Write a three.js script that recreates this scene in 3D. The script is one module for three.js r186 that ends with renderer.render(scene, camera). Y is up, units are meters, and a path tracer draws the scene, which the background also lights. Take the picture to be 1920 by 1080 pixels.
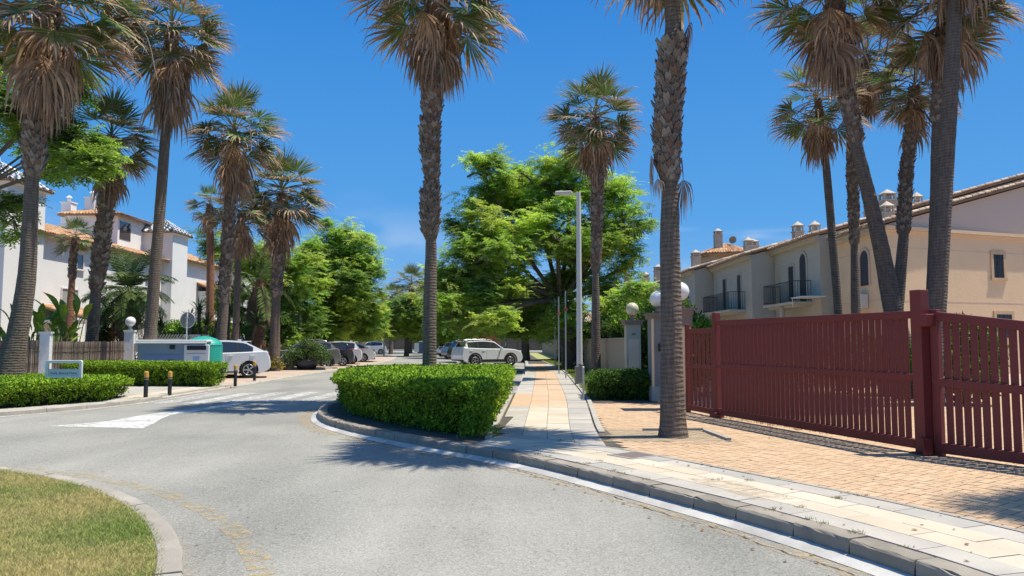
import * as THREE from 'three';
import { mergeGeometries } from 'three/addons/utils/BufferGeometryUtils.js';
import { RoundedBoxGeometry } from 'three/addons/geometries/RoundedBoxGeometry.js';

// ---------- camera, sky, sun, exposure ----------
const CAM_H = 1.6, FOC = 1400, PITCH = Math.atan(100 / 1400);
const scene = new THREE.Scene();
const camera = new THREE.PerspectiveCamera((2 * Math.atan(540 / FOC) * 180) / Math.PI, 16 / 9, 0.1, 3000);
camera.position.set(0, CAM_H, 0);
camera.rotation.set(PITCH, 0, 0);
const renderer = new THREE.WebGLRenderer({ antialias: true });
renderer.setSize(1024, 576);
renderer.toneMapping = THREE.LinearToneMapping;
renderer.toneMappingExposure = 1.25;
renderer.shadowMap.enabled = true;
renderer.shadowMap.type = THREE.PCFSoftShadowMap;

const SUN_DIR = new THREE.Vector3(0.40, 1, -0.03).normalize();
const sun = new THREE.DirectionalLight(new THREE.Color().setRGB(1, 0.93, 0.80), 4.9);
sun.name = 'sun';
sun.position.copy(SUN_DIR).multiplyScalar(150).add(new THREE.Vector3(0, 0, -40));
sun.target.position.set(0, 0, -40);
sun.castShadow = true;
sun.shadow.radius = 1;
sun.shadow.mapSize.set(4096, 4096);
Object.assign(sun.shadow.camera, { left: -80, right: 80, top: 110, bottom: -110, near: 1, far: 400 });
scene.add(sun, sun.target);

// ---------- random and noise ----------
function rng(seed) { let a = seed >>> 0; return () => { a = (a + 0x6d2b79f5) | 0; let t = Math.imul(a ^ (a >>> 15), 1 | a); t = (t + Math.imul(t ^ (t >>> 7), 61 | t)) ^ t; return ((t ^ (t >>> 14)) >>> 0) / 4294967296; }; }
const lerp = THREE.MathUtils.lerp, clamp = THREE.MathUtils.clamp, smooth = (x, a, b) => THREE.MathUtils.smoothstep(x, a, b);
function hash2(x, y, s) { let h = Math.imul(x, 374761393) + Math.imul(y, 668265263) + Math.imul(s, 2147483647); h = Math.imul(h ^ (h >>> 13), 1274126177); return ((h ^ (h >>> 16)) >>> 0) / 4294967296; }
function vnoise(x, y, px, py, s) {   // value noise, period px, py cells
  const ix = Math.floor(x), iy = Math.floor(y), fx = x - ix, fy = y - iy, u = fx * fx * (3 - 2 * fx), v = fy * fy * (3 - 2 * fy);
  const m = (a, p) => ((a % p) + p) % p, h = (a, b) => hash2(m(a, px), m(b, py), s);
  return lerp(lerp(h(ix, iy), h(ix + 1, iy), u), lerp(h(ix, iy + 1), h(ix + 1, iy + 1), u), v);
}
function fbm(x, y, cx, cy, oct, s) { let v = 0, a = 0.5, t = 0; for (let i = 0; i < oct; i++) { v += a * vnoise(x * cx, y * cy, cx, cy, s + i); t += a; a *= 0.5; cx *= 2; cy *= 2; } return v / t; }

// ---------- sky: clear blue air, paler to the horizon, a few thin clouds low down ----------
{
  const W = 2048, H = 1024, d = new Float32Array(W * H * 4);
  const zen = [0.018, 0.12, 0.37], mid = [0.022, 0.185, 0.55], low = [0.080, 0.295, 0.645], hor = [0.27, 0.47, 0.70];
  for (let r = 0; r < H; r++) {
    const el = ((r + 0.5) / H - 0.5) * Math.PI, y = Math.sin(el);
    for (let c = 0; c < W; c++) {
      const az = ((c + 0.5) / W - 0.5) * 2 * Math.PI, x = Math.cos(az) * Math.cos(el), z = Math.sin(az) * Math.cos(el);
      const e = Math.max(0, el * 180 / Math.PI), col = [0, 0, 0];
      for (let k = 0; k < 3; k++) {
        let v = e < 9 ? lerp(hor[k], low[k], Math.pow(e / 9, 0.75)) : e < 26 ? lerp(low[k], mid[k], (e - 9) / 17) : lerp(mid[k], zen[k], Math.min(1, (e - 26) / 50));
        col[k] = v;
      }
      const ang = Math.acos(clamp(x * SUN_DIR.x + y * SUN_DIR.y + z * SUN_DIR.z, -1, 1)) * 180 / Math.PI;
      const glow = 1.3 * Math.exp(-ang / 8) + 0.10 * Math.exp(-ang / 24) + 0.12 * Math.exp(-ang * ang / 676);
      col[0] += glow; col[1] += glow * 0.96; col[2] += glow * 0.86;
      if (e > 0.2 && e < 16) {
        const u = c / W, wob = fbm(u, 0.3, 24, 4, 3, 11) * 3;
        const n = fbm(u, e / 60, 44, 22, 5, 5), band = Math.exp(-Math.pow((e - 5.0 - wob) / 2.6, 2));
        let cl = smooth(n, 0.54, 0.8) * band * 0.28;
        const s2 = fbm(u, e / 40, 40, 60, 4, 23), az2 = Math.atan2(x, -z) * 180 / Math.PI; cl += smooth(s2, 0.36, 0.62) * Math.exp(-Math.pow((e - 8.05 + (az2 - 15) * 0.02) / 0.4, 2)) * Math.exp(-Math.pow((az2 - 15.5) / 6, 4)) * 0.9; cl += smooth(n, 0.36, 0.62) * Math.exp(-Math.pow((e - 4.2) / 1.3, 2)) * Math.exp(-Math.pow((az2 - 11) / 6, 2)) * 0.7;
        cl = Math.min(0.75, cl);
        col[0] = lerp(col[0], 0.6, cl); col[1] = lerp(col[1], 0.66, cl); col[2] = lerp(col[2], 0.75, cl);
      }
      const o = (r * W + c) * 4, f = el < 0 ? 1 : 1;
      d[o] = col[0] * f; d[o + 1] = col[1] * f; d[o + 2] = col[2] * f; d[o + 3] = 1;
    }
  }
  const t = new THREE.DataTexture(d, W, H, THREE.RGBAFormat, THREE.FloatType);
  t.mapping = THREE.EquirectangularReflectionMapping; t.magFilter = THREE.LinearFilter; t.minFilter = THREE.LinearFilter; t.wrapS = THREE.RepeatWrapping; t.needsUpdate = true;
  scene.background = t; scene.environment = t;
}

// ---------- from the photograph's pixels (1920 x 1080) to places ----------
const cp = Math.cos(PITCH), sp = Math.sin(PITCH);
function ray(px, py) { const dx = (px - 960) / FOC, dy = (540 - py) / FOC; return [dx, dy * cp + sp, dy * sp - cp]; }
function G(px, py, h = 0) { const r = ray(px, py), t = (h - CAM_H) / r[1]; return [r[0] * t, r[2] * t]; }
function P(px, py, D) { const r = ray(px, py), t = -D / r[2]; return new THREE.Vector3(r[0] * t, CAM_H + r[1] * t, -D); }

// ---------- scene helpers ----------
const taken = {};
function numbered(n) { const k = (taken[n] = (taken[n] ?? -1) + 1); return k ? n + '_' + String(k).padStart(3, '0') : n; }
function thing(name, label, category, pos = [0, 0, 0], turn = 0, group) {
  const o = new THREE.Group(); o.name = numbered(name); o.position.set(...pos); o.rotation.y = turn; o.userData = { label, category };
  if (group) o.userData.group = group;
  scene.add(o); return o;
}
function structure(name, label) { const o = new THREE.Group(); o.name = numbered(name); o.userData = { kind: 'structure', label }; scene.add(o); return o; }
function part(parent, name, geo, mat, extra) {
  const m = new THREE.Mesh(geo, mat); m.name = name; m.castShadow = m.receiveShadow = true;
  if (extra) Object.assign(m.userData, extra);
  parent.add(m); return m;
}
function inst(parent, name, geo, mat, list, extra) {   // list of Matrix4, or [Matrix4, Color]
  const m = new THREE.InstancedMesh(geo, mat, list.length); m.name = name; m.castShadow = m.receiveShadow = true; m.userData.kind = 'stuff';
  list.forEach((e, i) => { if (Array.isArray(e)) { m.setMatrixAt(i, e[0]); m.setColorAt(i, e[1]); } else m.setMatrixAt(i, e); });
  if (extra) Object.assign(m.userData, extra);
  parent.add(m); return m;
}
function merge(list) {
  const keepColor = list.every((g) => g.attributes.color);
  const l = list.map((g0) => { const g = g0.index ? g0.toNonIndexed() : g0.clone(); if (!g.attributes.normal) g.computeVertexNormals(); if (!g.attributes.uv) g.setAttribute('uv', new THREE.BufferAttribute(new Float32Array(g.attributes.position.count * 2), 2)); for (const k of Object.keys(g.attributes)) if (!['position', 'normal', 'uv'].includes(k) && !(k === 'color' && keepColor)) g.deleteAttribute(k); g.morphAttributes = {}; g.clearGroups?.(); return g; });
  return mergeGeometries(l);
}
class Tri {   // raw triangles with uv and colours
  constructor() { this.p = []; this.u = []; this.c = []; }
  v(p, u, c) { this.p.push(p.x ?? p[0], p.y ?? p[1], p.z ?? p[2]); this.u.push(u?.[0] ?? 0, u?.[1] ?? 0); if (c) this.c.push(...c); }
  tri(a, b, c, ua, ub, uc, col) { this.v(a, ua, col); this.v(b, ub, col); this.v(c, uc, col); }
  quad(a, b, c, d, ua, ub, uc, ud, col) { this.tri(a, b, c, ua, ub, uc, col); this.tri(a, c, d, ua, uc, ud, col); }
  geo() { const g = new THREE.BufferGeometry(); g.setAttribute('position', new THREE.Float32BufferAttribute(this.p, 3)); g.setAttribute('uv', new THREE.Float32BufferAttribute(this.u, 2)); if (this.c.length === this.p.length) g.setAttribute('color', new THREE.Float32BufferAttribute(this.c, 3)); g.computeVertexNormals(); return g; }
}
function box(w, h, d, x = 0, y = 0, z = 0, ry = 0, rx = 0, rz = 0) { const g = new THREE.BoxGeometry(w, h, d); uvScale(g, w, h, d); if (rx) g.rotateX(rx); if (rz) g.rotateZ(rz); if (ry) g.rotateY(ry); g.translate(x, y, z); return g; }
function uvScale(g, w, h, d) { const u = g.attributes.uv, n = g.attributes.normal; for (let i = 0; i < u.count; i++) { const ax = Math.abs(n.getX(i)), ay = Math.abs(n.getY(i)); const a = ax > 0.5 ? [d, h] : ay > 0.5 ? [w, d] : [w, h]; u.setXY(i, u.getX(i) * a[0], u.getY(i) * a[1]); } }
function rbox(w, h, d, r, x = 0, y = 0, z = 0, ry = 0) { const g = new RoundedBoxGeometry(w, h, d, 2, r); if (ry) g.rotateY(ry); g.translate(x, y, z); return g; }
function cyl(r0, r1, h, x = 0, y = 0, z = 0, seg = 16) { const g = new THREE.CylinderGeometry(r1, r0, h, seg); g.translate(x, y + h / 2, z); return g; }
function tube(pts, r, seg = 6, rs) { const c = new THREE.CatmullRomCurve3(pts.map((p) => (p.isVector3 ? p : new THREE.Vector3(...p)))); return new THREE.TubeGeometry(c, Math.max(2, rs ?? pts.length * 3), r, seg); }
function prism(poly, y0, y1, uvs = 1) {   // poly: [x, z] list, flat top at y1
  const t = new Tri(), pts = poly.map((p) => new THREE.Vector2(p[0], p[1]));
  if (THREE.ShapeUtils.area(pts) < 0) pts.reverse();
  for (const f of THREE.ShapeUtils.triangulateShape(pts, [])) { const [a, b, c] = f.map((i) => pts[i]); t.tri([a.x, y1, a.y], [c.x, y1, c.y], [b.x, y1, b.y], [a.x * uvs, a.y * uvs], [c.x * uvs, c.y * uvs], [b.x * uvs, b.y * uvs]); }
  if (y1 > y0) for (let i = 0; i < pts.length; i++) { const a = pts[i], b = pts[(i + 1) % pts.length], L = a.distanceTo(b) * uvs, hh = (y1 - y0) * uvs; t.quad([a.x, y0, a.y], [a.x, y1, a.y], [b.x, y1, b.y], [b.x, y0, b.y], [0, 0], [0, hh], [L, hh], [L, 0]); }
  return t.geo();
}
function clipHalf(poly, p, n) {   // keeps the side where (q - p) . n > 0
  const out = [], s = (q) => (q[0] - p[0]) * n[0] + (q[1] - p[1]) * n[1];
  for (let i = 0; i < poly.length; i++) { const a = poly[i], b = poly[(i + 1) % poly.length], sa = s(a), sb = s(b); if (sa >= 0) out.push(a); if (sa * sb < 0) { const k = sa / (sa - sb); out.push([lerp(a[0], b[0], k), lerp(a[1], b[1], k)]); } }
  return out;
}
function polyArea(p) { let a = 0; for (let i = 0; i < p.length; i++) { const q = p[(i + 1) % p.length]; a += p[i][0] * q[1] - q[0] * p[i][1]; } return Math.abs(a / 2); }
function inPoly(x, z, poly) { let r = false; for (let i = 0, j = poly.length - 1; i < poly.length; j = i++) { const [xi, zi] = poly[i], [xj, zj] = poly[j]; if ((zi > z) !== (zj > z) && x < ((xj - xi) * (z - zi)) / (zj - zi) + xi) r = !r; } return r; }
function makePath(pts, closed = false) {   // [x, z] points to an evenly walked path; n points to the left-hand side of travel
  const c = new THREE.CatmullRomCurve3(pts.map((p) => new THREE.Vector3(p[0], 0, p[1])), closed, 'centripetal'); c.arcLengthDivisions = 600;
  const len = c.getLength();
  const at = (s, off = 0) => { const u = clamp(s / len, 0, 1), p = c.getPointAt(u), t = c.getTangentAt(u), n = [t.z, -t.x], e = s < 0 ? s : s > len ? s - len : 0; return { x: p.x + n[0] * off + t.x * e, z: p.z + n[1] * off + t.z * e, n, t: [t.x, t.z] }; };
  const samples = []; for (let s = 0; s <= len; s += 0.1) { const a = at(s); samples.push([a.x, a.z, a.n, s]); }
  const nearest = (x, z) => { let b = null, bd = 1e9; for (const q of samples) { const d = (q[0] - x) ** 2 + (q[1] - z) ** 2; if (d < bd) { bd = d; b = q; } } return { d: Math.sqrt(bd) * Math.sign((x - b[0]) * b[2][0] + (z - b[1]) * b[2][1] || 1), s: b[3], p: b, n: b[2] }; };
  return { len, at, nearest };
}
function band(path, s0, s1, o0, o1, step = 0.4) { const a = [], b = [], n = Math.max(1, Math.ceil((s1 - s0) / step)); for (let i = 0; i <= n; i++) { const s = lerp(s0, s1, i / n), p = path.at(s, o0), q = path.at(s, o1); a.push([p.x, p.z]); b.push([q.x, q.z]); } return a.concat(b.reverse()); }
function bandGeo(path, s0, s1, o0, o1, y, step = 0.4) { const t = new Tri(), n = Math.max(1, Math.ceil((s1 - s0) / step)); for (let i = 0; i < n; i++) { const sa = lerp(s0, s1, i / n), sb = lerp(s0, s1, (i + 1) / n), a = path.at(sa, o0), b = path.at(sa, o1), c = path.at(sb, o1), d = path.at(sb, o0); t.quad([a.x, y, a.z], [b.x, y, b.z], [c.x, y, c.z], [d.x, y, d.z], [sa, 0], [sa, o1 - o0], [sb, o1 - o0], [sb, 0]); } const g = t.geo(); if (g.attributes.normal.getY(0) < 0) { const p = g.attributes.position.array; for (let i = 0; i < p.length; i += 9) for (let k = 0; k < 3; k++) { const q = p[i + 3 + k]; p[i + 3 + k] = p[i + 6 + k]; p[i + 6 + k] = q; } const u = g.attributes.uv.array; for (let i = 0; i < u.length; i += 6) for (let k = 0; k < 2; k++) { const q = u[i + 2 + k]; u[i + 2 + k] = u[i + 4 + k]; u[i + 4 + k] = q; } g.computeVertexNormals(); } return g; }
const M4 = (p, ry = 0, s = 1, rx = 0, rz = 0) => new THREE.Matrix4().compose(p.isVector3 ? p : new THREE.Vector3(...p), new THREE.Quaternion().setFromEuler(new THREE.Euler(rx, ry, rz, 'YXZ')), Array.isArray(s) ? new THREE.Vector3(...s) : new THREE.Vector3(s, s, s));

// ---------- textures and materials ----------
function tex(n, fn, metres, srgb = true) {   // fn(u, v) -> [r, g, b] linear 0..1 ; repeats every `metres`
  const d = new Uint8Array(n * n * 4), enc = (x) => { x = clamp(x, 0, 1); return Math.round(255 * (srgb ? (x <= 0.0031308 ? 12.92 * x : 1.055 * Math.pow(x, 1 / 2.4) - 0.055) : x)); };
  for (let y = 0; y < n; y++) for (let x = 0; x < n; x++) { const c = fn((x + 0.5) / n, (y + 0.5) / n), o = (y * n + x) * 4; if (typeof c === 'number') { d[o] = d[o + 1] = d[o + 2] = enc(c); d[o + 3] = 255; } else { d[o] = enc(c[0]); d[o + 1] = enc(c[1]); d[o + 2] = enc(c[2]); d[o + 3] = 255; } }
  const t = new THREE.DataTexture(d, n, n); t.wrapS = t.wrapT = THREE.RepeatWrapping; t.magFilter = THREE.LinearFilter; t.minFilter = THREE.LinearMipmapLinearFilter; t.generateMipmaps = true; t.colorSpace = srgb ? THREE.SRGBColorSpace : THREE.NoColorSpace;
  t.repeat.set(1 / metres[0], 1 / (metres[1] ?? metres[0])); t.needsUpdate = true; return t;
}
const rgb = (r, g, b) => new THREE.Color().setRGB(r, g, b);
function std(o) { return new THREE.MeshStandardMaterial({ roughness: 0.8, ...o }); }
const speck = tex(512, (u, v) => 0.5 + (hash2(Math.floor(u * 512), Math.floor(v * 512), 3) - 0.5) * 0.55 + (vnoise(u * 170, v * 170, 170, 170, 9) - 0.5) * 0.6, [2.2], false);
const lump = tex(256, (u, v) => fbm(u, v, 16, 16, 4, 31), [1.2], false);
const M = {};
M.asphalt = std({ roughness: 0.93, bumpMap: speck, bumpScale: 0.006, map: tex(2048, (u, v) => {
  const s = hash2(Math.floor(u * 2048), Math.floor(v * 2048), 1), s2 = vnoise(u * 800, v * 800, 800, 800, 8), big = fbm(u, v, 4, 4, 6, 77), st = fbm(u, v, 16, 3, 5, 41), sp = smooth(vnoise(u * 260, v * 260, 260, 260, 15), 0.86, 0.95) * smooth(fbm(u, v, 7, 7, 3, 55), 0.45, 0.6);
  const k = 0.78 + 0.40 * s + (s2 - 0.5) * 0.5 + (big - 0.5) * 0.6 + (st - .5) * .34 - sp * 0.3, warm = (big - 0.5) * 0.03; return [0.275 * k + warm * .3, 0.268 * k, 0.236 * k - warm * .3]; }, [9.2]) });
function slabTex(col, seed, stain = 0.3) { return tex(256, (u, v) => { const k = 0.9 + (fbm(u, v, 5, 5, 5, seed) - 0.5) * stain + (hash2(Math.floor(u * 256), Math.floor(v * 256), seed) - 0.5) * 0.12; return col.map((c) => c * k); }, [1.7]); }
M.slabGrey = [[0.465, 0.43, 0.375], [0.425, 0.40, 0.355], [0.49, 0.455, 0.395]].map((c, i) => std({ map: slabTex(c, 50 + i), bumpMap: lump, bumpScale: 0.002, roughness: 0.88 }));
M.slabCream = [[0.60, 0.52, 0.395], [0.57, 0.485, 0.36], [0.63, 0.55, 0.43]].map((c, i) => std({ map: slabTex(c, 60 + i, 0.22), bumpMap: lump, bumpScale: 0.002, roughness: 0.88 }));
M.slabOrange = [[0.62, 0.44, 0.29], [0.58, 0.41, 0.265]].map((c, i) => std({ map: slabTex(c, 70 + i, 0.24), bumpMap: lump, bumpScale: 0.002, roughness: 0.88 }));
M.concrete = std({ map: slabTex([0.36, 0.35, 0.32], 81, 0.5), bumpMap: lump, bumpScale: 0.004, roughness: 0.92 });
M.kerb = [[0.29, 0.255, 0.205], [0.255, 0.225, 0.18], [0.325, 0.285, 0.23]].map((c, i) => std({ map: slabTex(c, 90 + i, 0.7), bumpMap: lump, bumpScale: 0.006, roughness: 0.93 }));
M.kerbPale = std({ map: slabTex([0.45, 0.42, 0.36], 94, 0.4), bumpMap: lump, bumpScale: 0.005, roughness: 0.93 });
M.kerbIsland = [0, 1].map((i) => std({ map: slabTex([0.40 - i * 0.03, 0.365 - i * 0.03, 0.305 - i * 0.025], 95 + i, 0.6), bumpMap: lump, bumpScale: 0.006, roughness: 0.93 }));
M.gutter = std({ map: slabTex([0.53, 0.515, 0.48], 97, 0.8), bumpMap: lump, bumpScale: 0.003, roughness: 0.9 });
M.joint = std({ color: rgb(0.11, 0.095, 0.075), roughness: 1, map: slabTex([0.9, 0.9, 0.9], 99, 0.8) });
M.brick = [[0.585, 0.405, 0.25], [0.565, 0.39, 0.238], [0.60, 0.42, 0.265], [0.575, 0.395, 0.245]].map((c, i) => std({ map: slabTex(c, 110 + i, 0.28), bumpMap: lump, bumpScale: 0.002, roughness: 0.9 }));
M.pink = std({ map: tex(512, (u, v) => { const k = 0.88 + (fbm(u, v, 6, 6, 5, 17) - 0.5) * 0.5 + (hash2(Math.floor(u * 512), Math.floor(v * 512), 7) - .5) * .25; return [0.52 * k, 0.40 * k, 0.31 * k]; }, [5]), bumpMap: lump, bumpScale: 0.004, roughness: 0.93 });
M.dirt = std({ map: tex(512, (u, v) => { const k = 0.7 + fbm(u, v, 8, 8, 6, 13) * 0.6; return [0.34 * k, 0.265 * k, 0.18 * k]; }, [2.5]), bumpMap: lump, bumpScale: 0.03, roughness: 1 });
M.lawn = std({ map: tex(1024, (u, v) => { const k = 0.7 + fbm(u, v, 90, 90, 3, 14) * 0.6, m = smooth(fbm(u, v, 5, 5, 5, 19), 0.3, 0.78); return [lerp(0.44, 0.22, m) * k, lerp(0.385, 0.275, m) * k, lerp(0.17, 0.075, m) * k]; }, [5]), bumpMap: lump, bumpScale: 0.02, roughness: 1 });
function worn(seed, keep) { return tex(512, (u, v) => { const n = fbm(u, v, 24, 24, 5, seed), h = hash2(Math.floor(u * 512), Math.floor(v * 512), seed), big = fbm(u, v, 3, 3, 3, seed + 5); return smooth(n + (h - 0.5) * 0.7 + (big - 0.5) * 0.5, 1 - keep - 0.2, 1 - keep + 0.16); }, [1.9, 1.3], false); }
M.whitePaint = std({ color: rgb(0.66, 0.65, 0.62), roughness: 0.75, transparent: true, alphaMap: worn(201, 0.68), bumpMap: speck, bumpScale: 0.004 });
M.fadedPaint = std({ color: rgb(0.60, 0.59, 0.56), roughness: 0.8, transparent: true, alphaMap: worn(205, 0.52), bumpMap: speck, bumpScale: 0.004 });
M.yellowPaint = std({ color: rgb(0.52, 0.40, 0.20), roughness: 0.85, transparent: true, alphaMap: worn(211, 0.21), bumpMap: speck, bumpScale: 0.004 });
M.sandStain = std({ color: rgb(0.50, 0.40, 0.27), roughness: 1, transparent: true, alphaMap: worn(219, 0.36) });
function stucco(c, seed, amt = 0.14) { return std({ roughness: 0.92, bumpMap: lump, bumpScale: 0.004, map: tex(256, (u, v) => { const k = 0.96 + (fbm(u, v, 4, 4, 5, seed) - 0.5) * amt * 2; return c.map((x) => x * k); }, [3.2]) }); }
M.whiteWall = stucco([0.81, 0.80, 0.775], 301, 0.06);
M.beige = stucco([0.89, 0.625, 0.375], 302, 0.08);
M.beigeDark = stucco([0.66, 0.51, 0.41], 303, 0.1);
M.greige = stucco([0.52, 0.49, 0.40], 304, 0.1);
M.ochre = stucco([0.66, 0.46, 0.27], 305, 0.1);
M.chimney = stucco([0.50, 0.44, 0.36], 306, 0.3);
M.stonePillar = stucco([0.42, 0.38, 0.31], 307, 0.4);
M.panelWall = stucco([0.33, 0.27, 0.205], 309, 0.3);
M.capStone = stucco([0.32, 0.235, 0.185], 308, 0.4);
M.whitePost = std({ color: rgb(0.72, 0.72, 0.71), roughness: 0.75, bumpMap: lump, bumpScale: 0.004 });
M.tile = [[0.55, 0.33, 0.17], [0.47, 0.26, 0.13], [0.62, 0.41, 0.24], [0.42, 0.24, 0.14]].map((c) => rgb(...c));
M.tileOld = [[0.62, 0.48, 0.35], [0.54, 0.39, 0.27], [0.70, 0.57, 0.43], [0.42, 0.31, 0.23]].map((c) => rgb(...c));
M.tileMat = std({ roughness: 0.9, bumpMap: lump, bumpScale: 0.004 });
M.tileBed = std({ color: rgb(0.30, 0.19, 0.12), roughness: 0.95 });
M.glazed = std({ roughness: 0.25 });
M.glass = new THREE.MeshPhysicalMaterial({ color: rgb(0.03, 0.035, 0.04), roughness: 0.06, clearcoat: 1, clearcoatRoughness: 0.03 });
M.darkShutter = std({ color: rgb(0.035, 0.032, 0.034), roughness: 0.6 });
M.curtain = std({ color: rgb(0.32, 0.33, 0.31), roughness: 0.7 });
M.iron = std({ color: rgb(0.03, 0.03, 0.035), roughness: 0.55, metalness: 0.3 });
M.darkRed = std({ color: rgb(0.18, 0.027, 0.021), roughness: 0.55, bumpMap: lump, bumpScale: 0.0008 });
M.galv = std({ color: rgb(0.46, 0.47, 0.48), roughness: 0.5, metalness: 0.55 });
M.galvPale = std({ color: rgb(0.62, 0.61, 0.57), roughness: 0.6, metalness: 0.05, bumpMap: lump, bumpScale: 0.001 });
M.greyBox = std({ color: rgb(0.23, 0.22, 0.2), roughness: 0.75, bumpMap: lump, bumpScale: 0.002 });
M.globe = std({ color: rgb(0.80, 0.79, 0.76), roughness: 0.28 });
M.globeOld = new THREE.MeshStandardMaterial({ roughness: 0.35, map: tex(128, (u, v) => { const k = 0.7 + fbm(u, v, 6, 6, 4, 71) * 0.6; return [0.62 * k, 0.56 * k, 0.37 * k]; }, [1]) });
M.black = std({ color: rgb(0.018, 0.018, 0.02), roughness: 0.55 });
M.rubber = std({ color: rgb(0.022, 0.022, 0.024), roughness: 0.85 });
M.alloy = std({ color: rgb(0.5, 0.51, 0.53), roughness: 0.3, metalness: 0.8 });
M.chrome = std({ color: rgb(0.75, 0.76, 0.78), roughness: 0.15, metalness: 1 });
M.gold = std({ color: rgb(0.62, 0.32, 0.055), roughness: 0.5 });
M.redLamp = new THREE.MeshPhysicalMaterial({ color: rgb(0.42, 0.015, 0.015), roughness: 0.15, clearcoat: 1 });
M.clearLamp = new THREE.MeshPhysicalMaterial({ color: rgb(0.6, 0.62, 0.65), roughness: 0.1, clearcoat: 1 });
M.plate = std({ color: rgb(0.72, 0.72, 0.7), roughness: 0.5 });
const ringBump = tex(256, (u, v) => { const n = fbm(u, v, 8, 32, 3, 91); return 0.5 + 0.3 * Math.sin((v * 16 + n * 0.9) * 2 * Math.PI) + 0.2 * (fbm(u, v, 40, 6, 3, 95) - 0.5) * 2; }, [0.9, 1.15], false);
M.bark = std({ roughness: 0.97, bumpMap: ringBump, bumpScale: 0.016, map: tex(512, (u, v) => { const n = fbm(u, v, 8, 32, 3, 91), ring = 0.5 + 0.5 * Math.sin((v * 16 + n * 0.9) * 2 * Math.PI), k = 0.62 + 0.26 * ring + (fbm(u, v, 48, 8, 4, 96) - 0.5) * 0.7, w = fbm(u, v, 3, 5, 4, 98); return [lerp(0.165, 0.225, w) * k, lerp(0.135, 0.165, w) * k, lerp(0.115, 0.12, w) * k]; }, [0.9, 1.15]) });
M.barkRed = std({ roughness: 0.97, bumpMap: ringBump, bumpScale: 0.016, map: tex(256, (u, v) => { const k = 0.6 + 0.8 * fbm(u, v, 24, 12, 4, 196); return [0.27 * k, 0.13 * k, 0.075 * k]; }, [0.9, 1.15]) });
M.boot = [[0.20, 0.155, 0.125], [0.14, 0.108, 0.088], [0.27, 0.22, 0.18], [0.165, 0.105, 0.075]].map((c, i) => std({ roughness: 0.95, bumpMap: lump, bumpScale: 0.004, map: tex(128, (u, v) => { const k = 0.65 + 0.7 * fbm(u, v, 18, 4, 4, 220 + i); return c.map((x) => x * k); }, [0.4]) }));
M.wood = std({ roughness: 0.97, bumpMap: lump, bumpScale: 0.02, map: tex(256, (u, v) => { const k = 0.6 + 0.8 * fbm(u, v, 24, 6, 4, 230); return [0.15 * k, 0.115 * k, 0.085 * k]; }, [1.2]) });
const leafMat = (o = {}) => new THREE.MeshPhysicalMaterial({ roughness: 0.55, specularIntensity: 0.6, transmission: 0.0, thickness: 0, vertexColors: true, side: THREE.DoubleSide, ...o });
M.frond = leafMat({ transmission: 0.25, roughness: 0.92, specularIntensity: 0.45 });
M.deadFrond = leafMat({ transmission: 0.12, roughness: 0.9, specularIntensity: 0.2 });
M.treeLeaf = leafMat({ transmission: 0.66, roughness: 0.95, specularIntensity: 0.3 });
M.hedgeLeaf = leafMat({ transmission: 0.14, roughness: 0.93, specularIntensity: 0.35 });
M.grassBlade = leafMat({ transmission: 0.3, roughness: 0.95, specularIntensity: 0.3 });
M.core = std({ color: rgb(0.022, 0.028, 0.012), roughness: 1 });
M.reed = std({ roughness: 1, bumpMap: tex(256, (u, v) => 0.5 + 0.5 * Math.sin(u * 90 * Math.PI + fbm(u, v, 6, 10, 3, 5) * 4), [1.2, 2], false), bumpScale: 0.012, map: tex(512, (u, v) => { const k = 0.55 + 0.55 * vnoise(u * 160, v * 14, 160, 14, 61) + (fbm(u, v, 6, 6, 4, 62) - 0.5) * 0.6, row = Math.abs(((v * 4) % 1) - 0.5) < 0.03 ? 0.6 : 1; return [0.30 * k * row, 0.235 * k * row, 0.185 * k * row]; }, [1.6, 2.0]) });

// ================= GROUND, ROAD, PAVEMENTS =================
const R1 = rng(7);
{ const g = new THREE.PlaneGeometry(3000, 3000); g.rotateX(-Math.PI / 2); const u = g.attributes.uv; for (let i = 0; i < u.count; i++) u.setXY(i, u.getX(i) * 3000, u.getY(i) * 3000); g.translate(0, -0.03, -400); const m = part(scene, 'ground', g, M.dirt); m.userData.kind = 'structure'; m.userData.label = 'bare earth ground around the street'; }
{ const m = part(scene, 'road', prism([[-42, 14], [40, 14], [40, -24], [8, -24], [8, -150], [-42, -150]], 0, 0), M.asphalt); m.userData.kind = 'structure'; m.userData.label = 'pale worn grey asphalt road'; }

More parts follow.
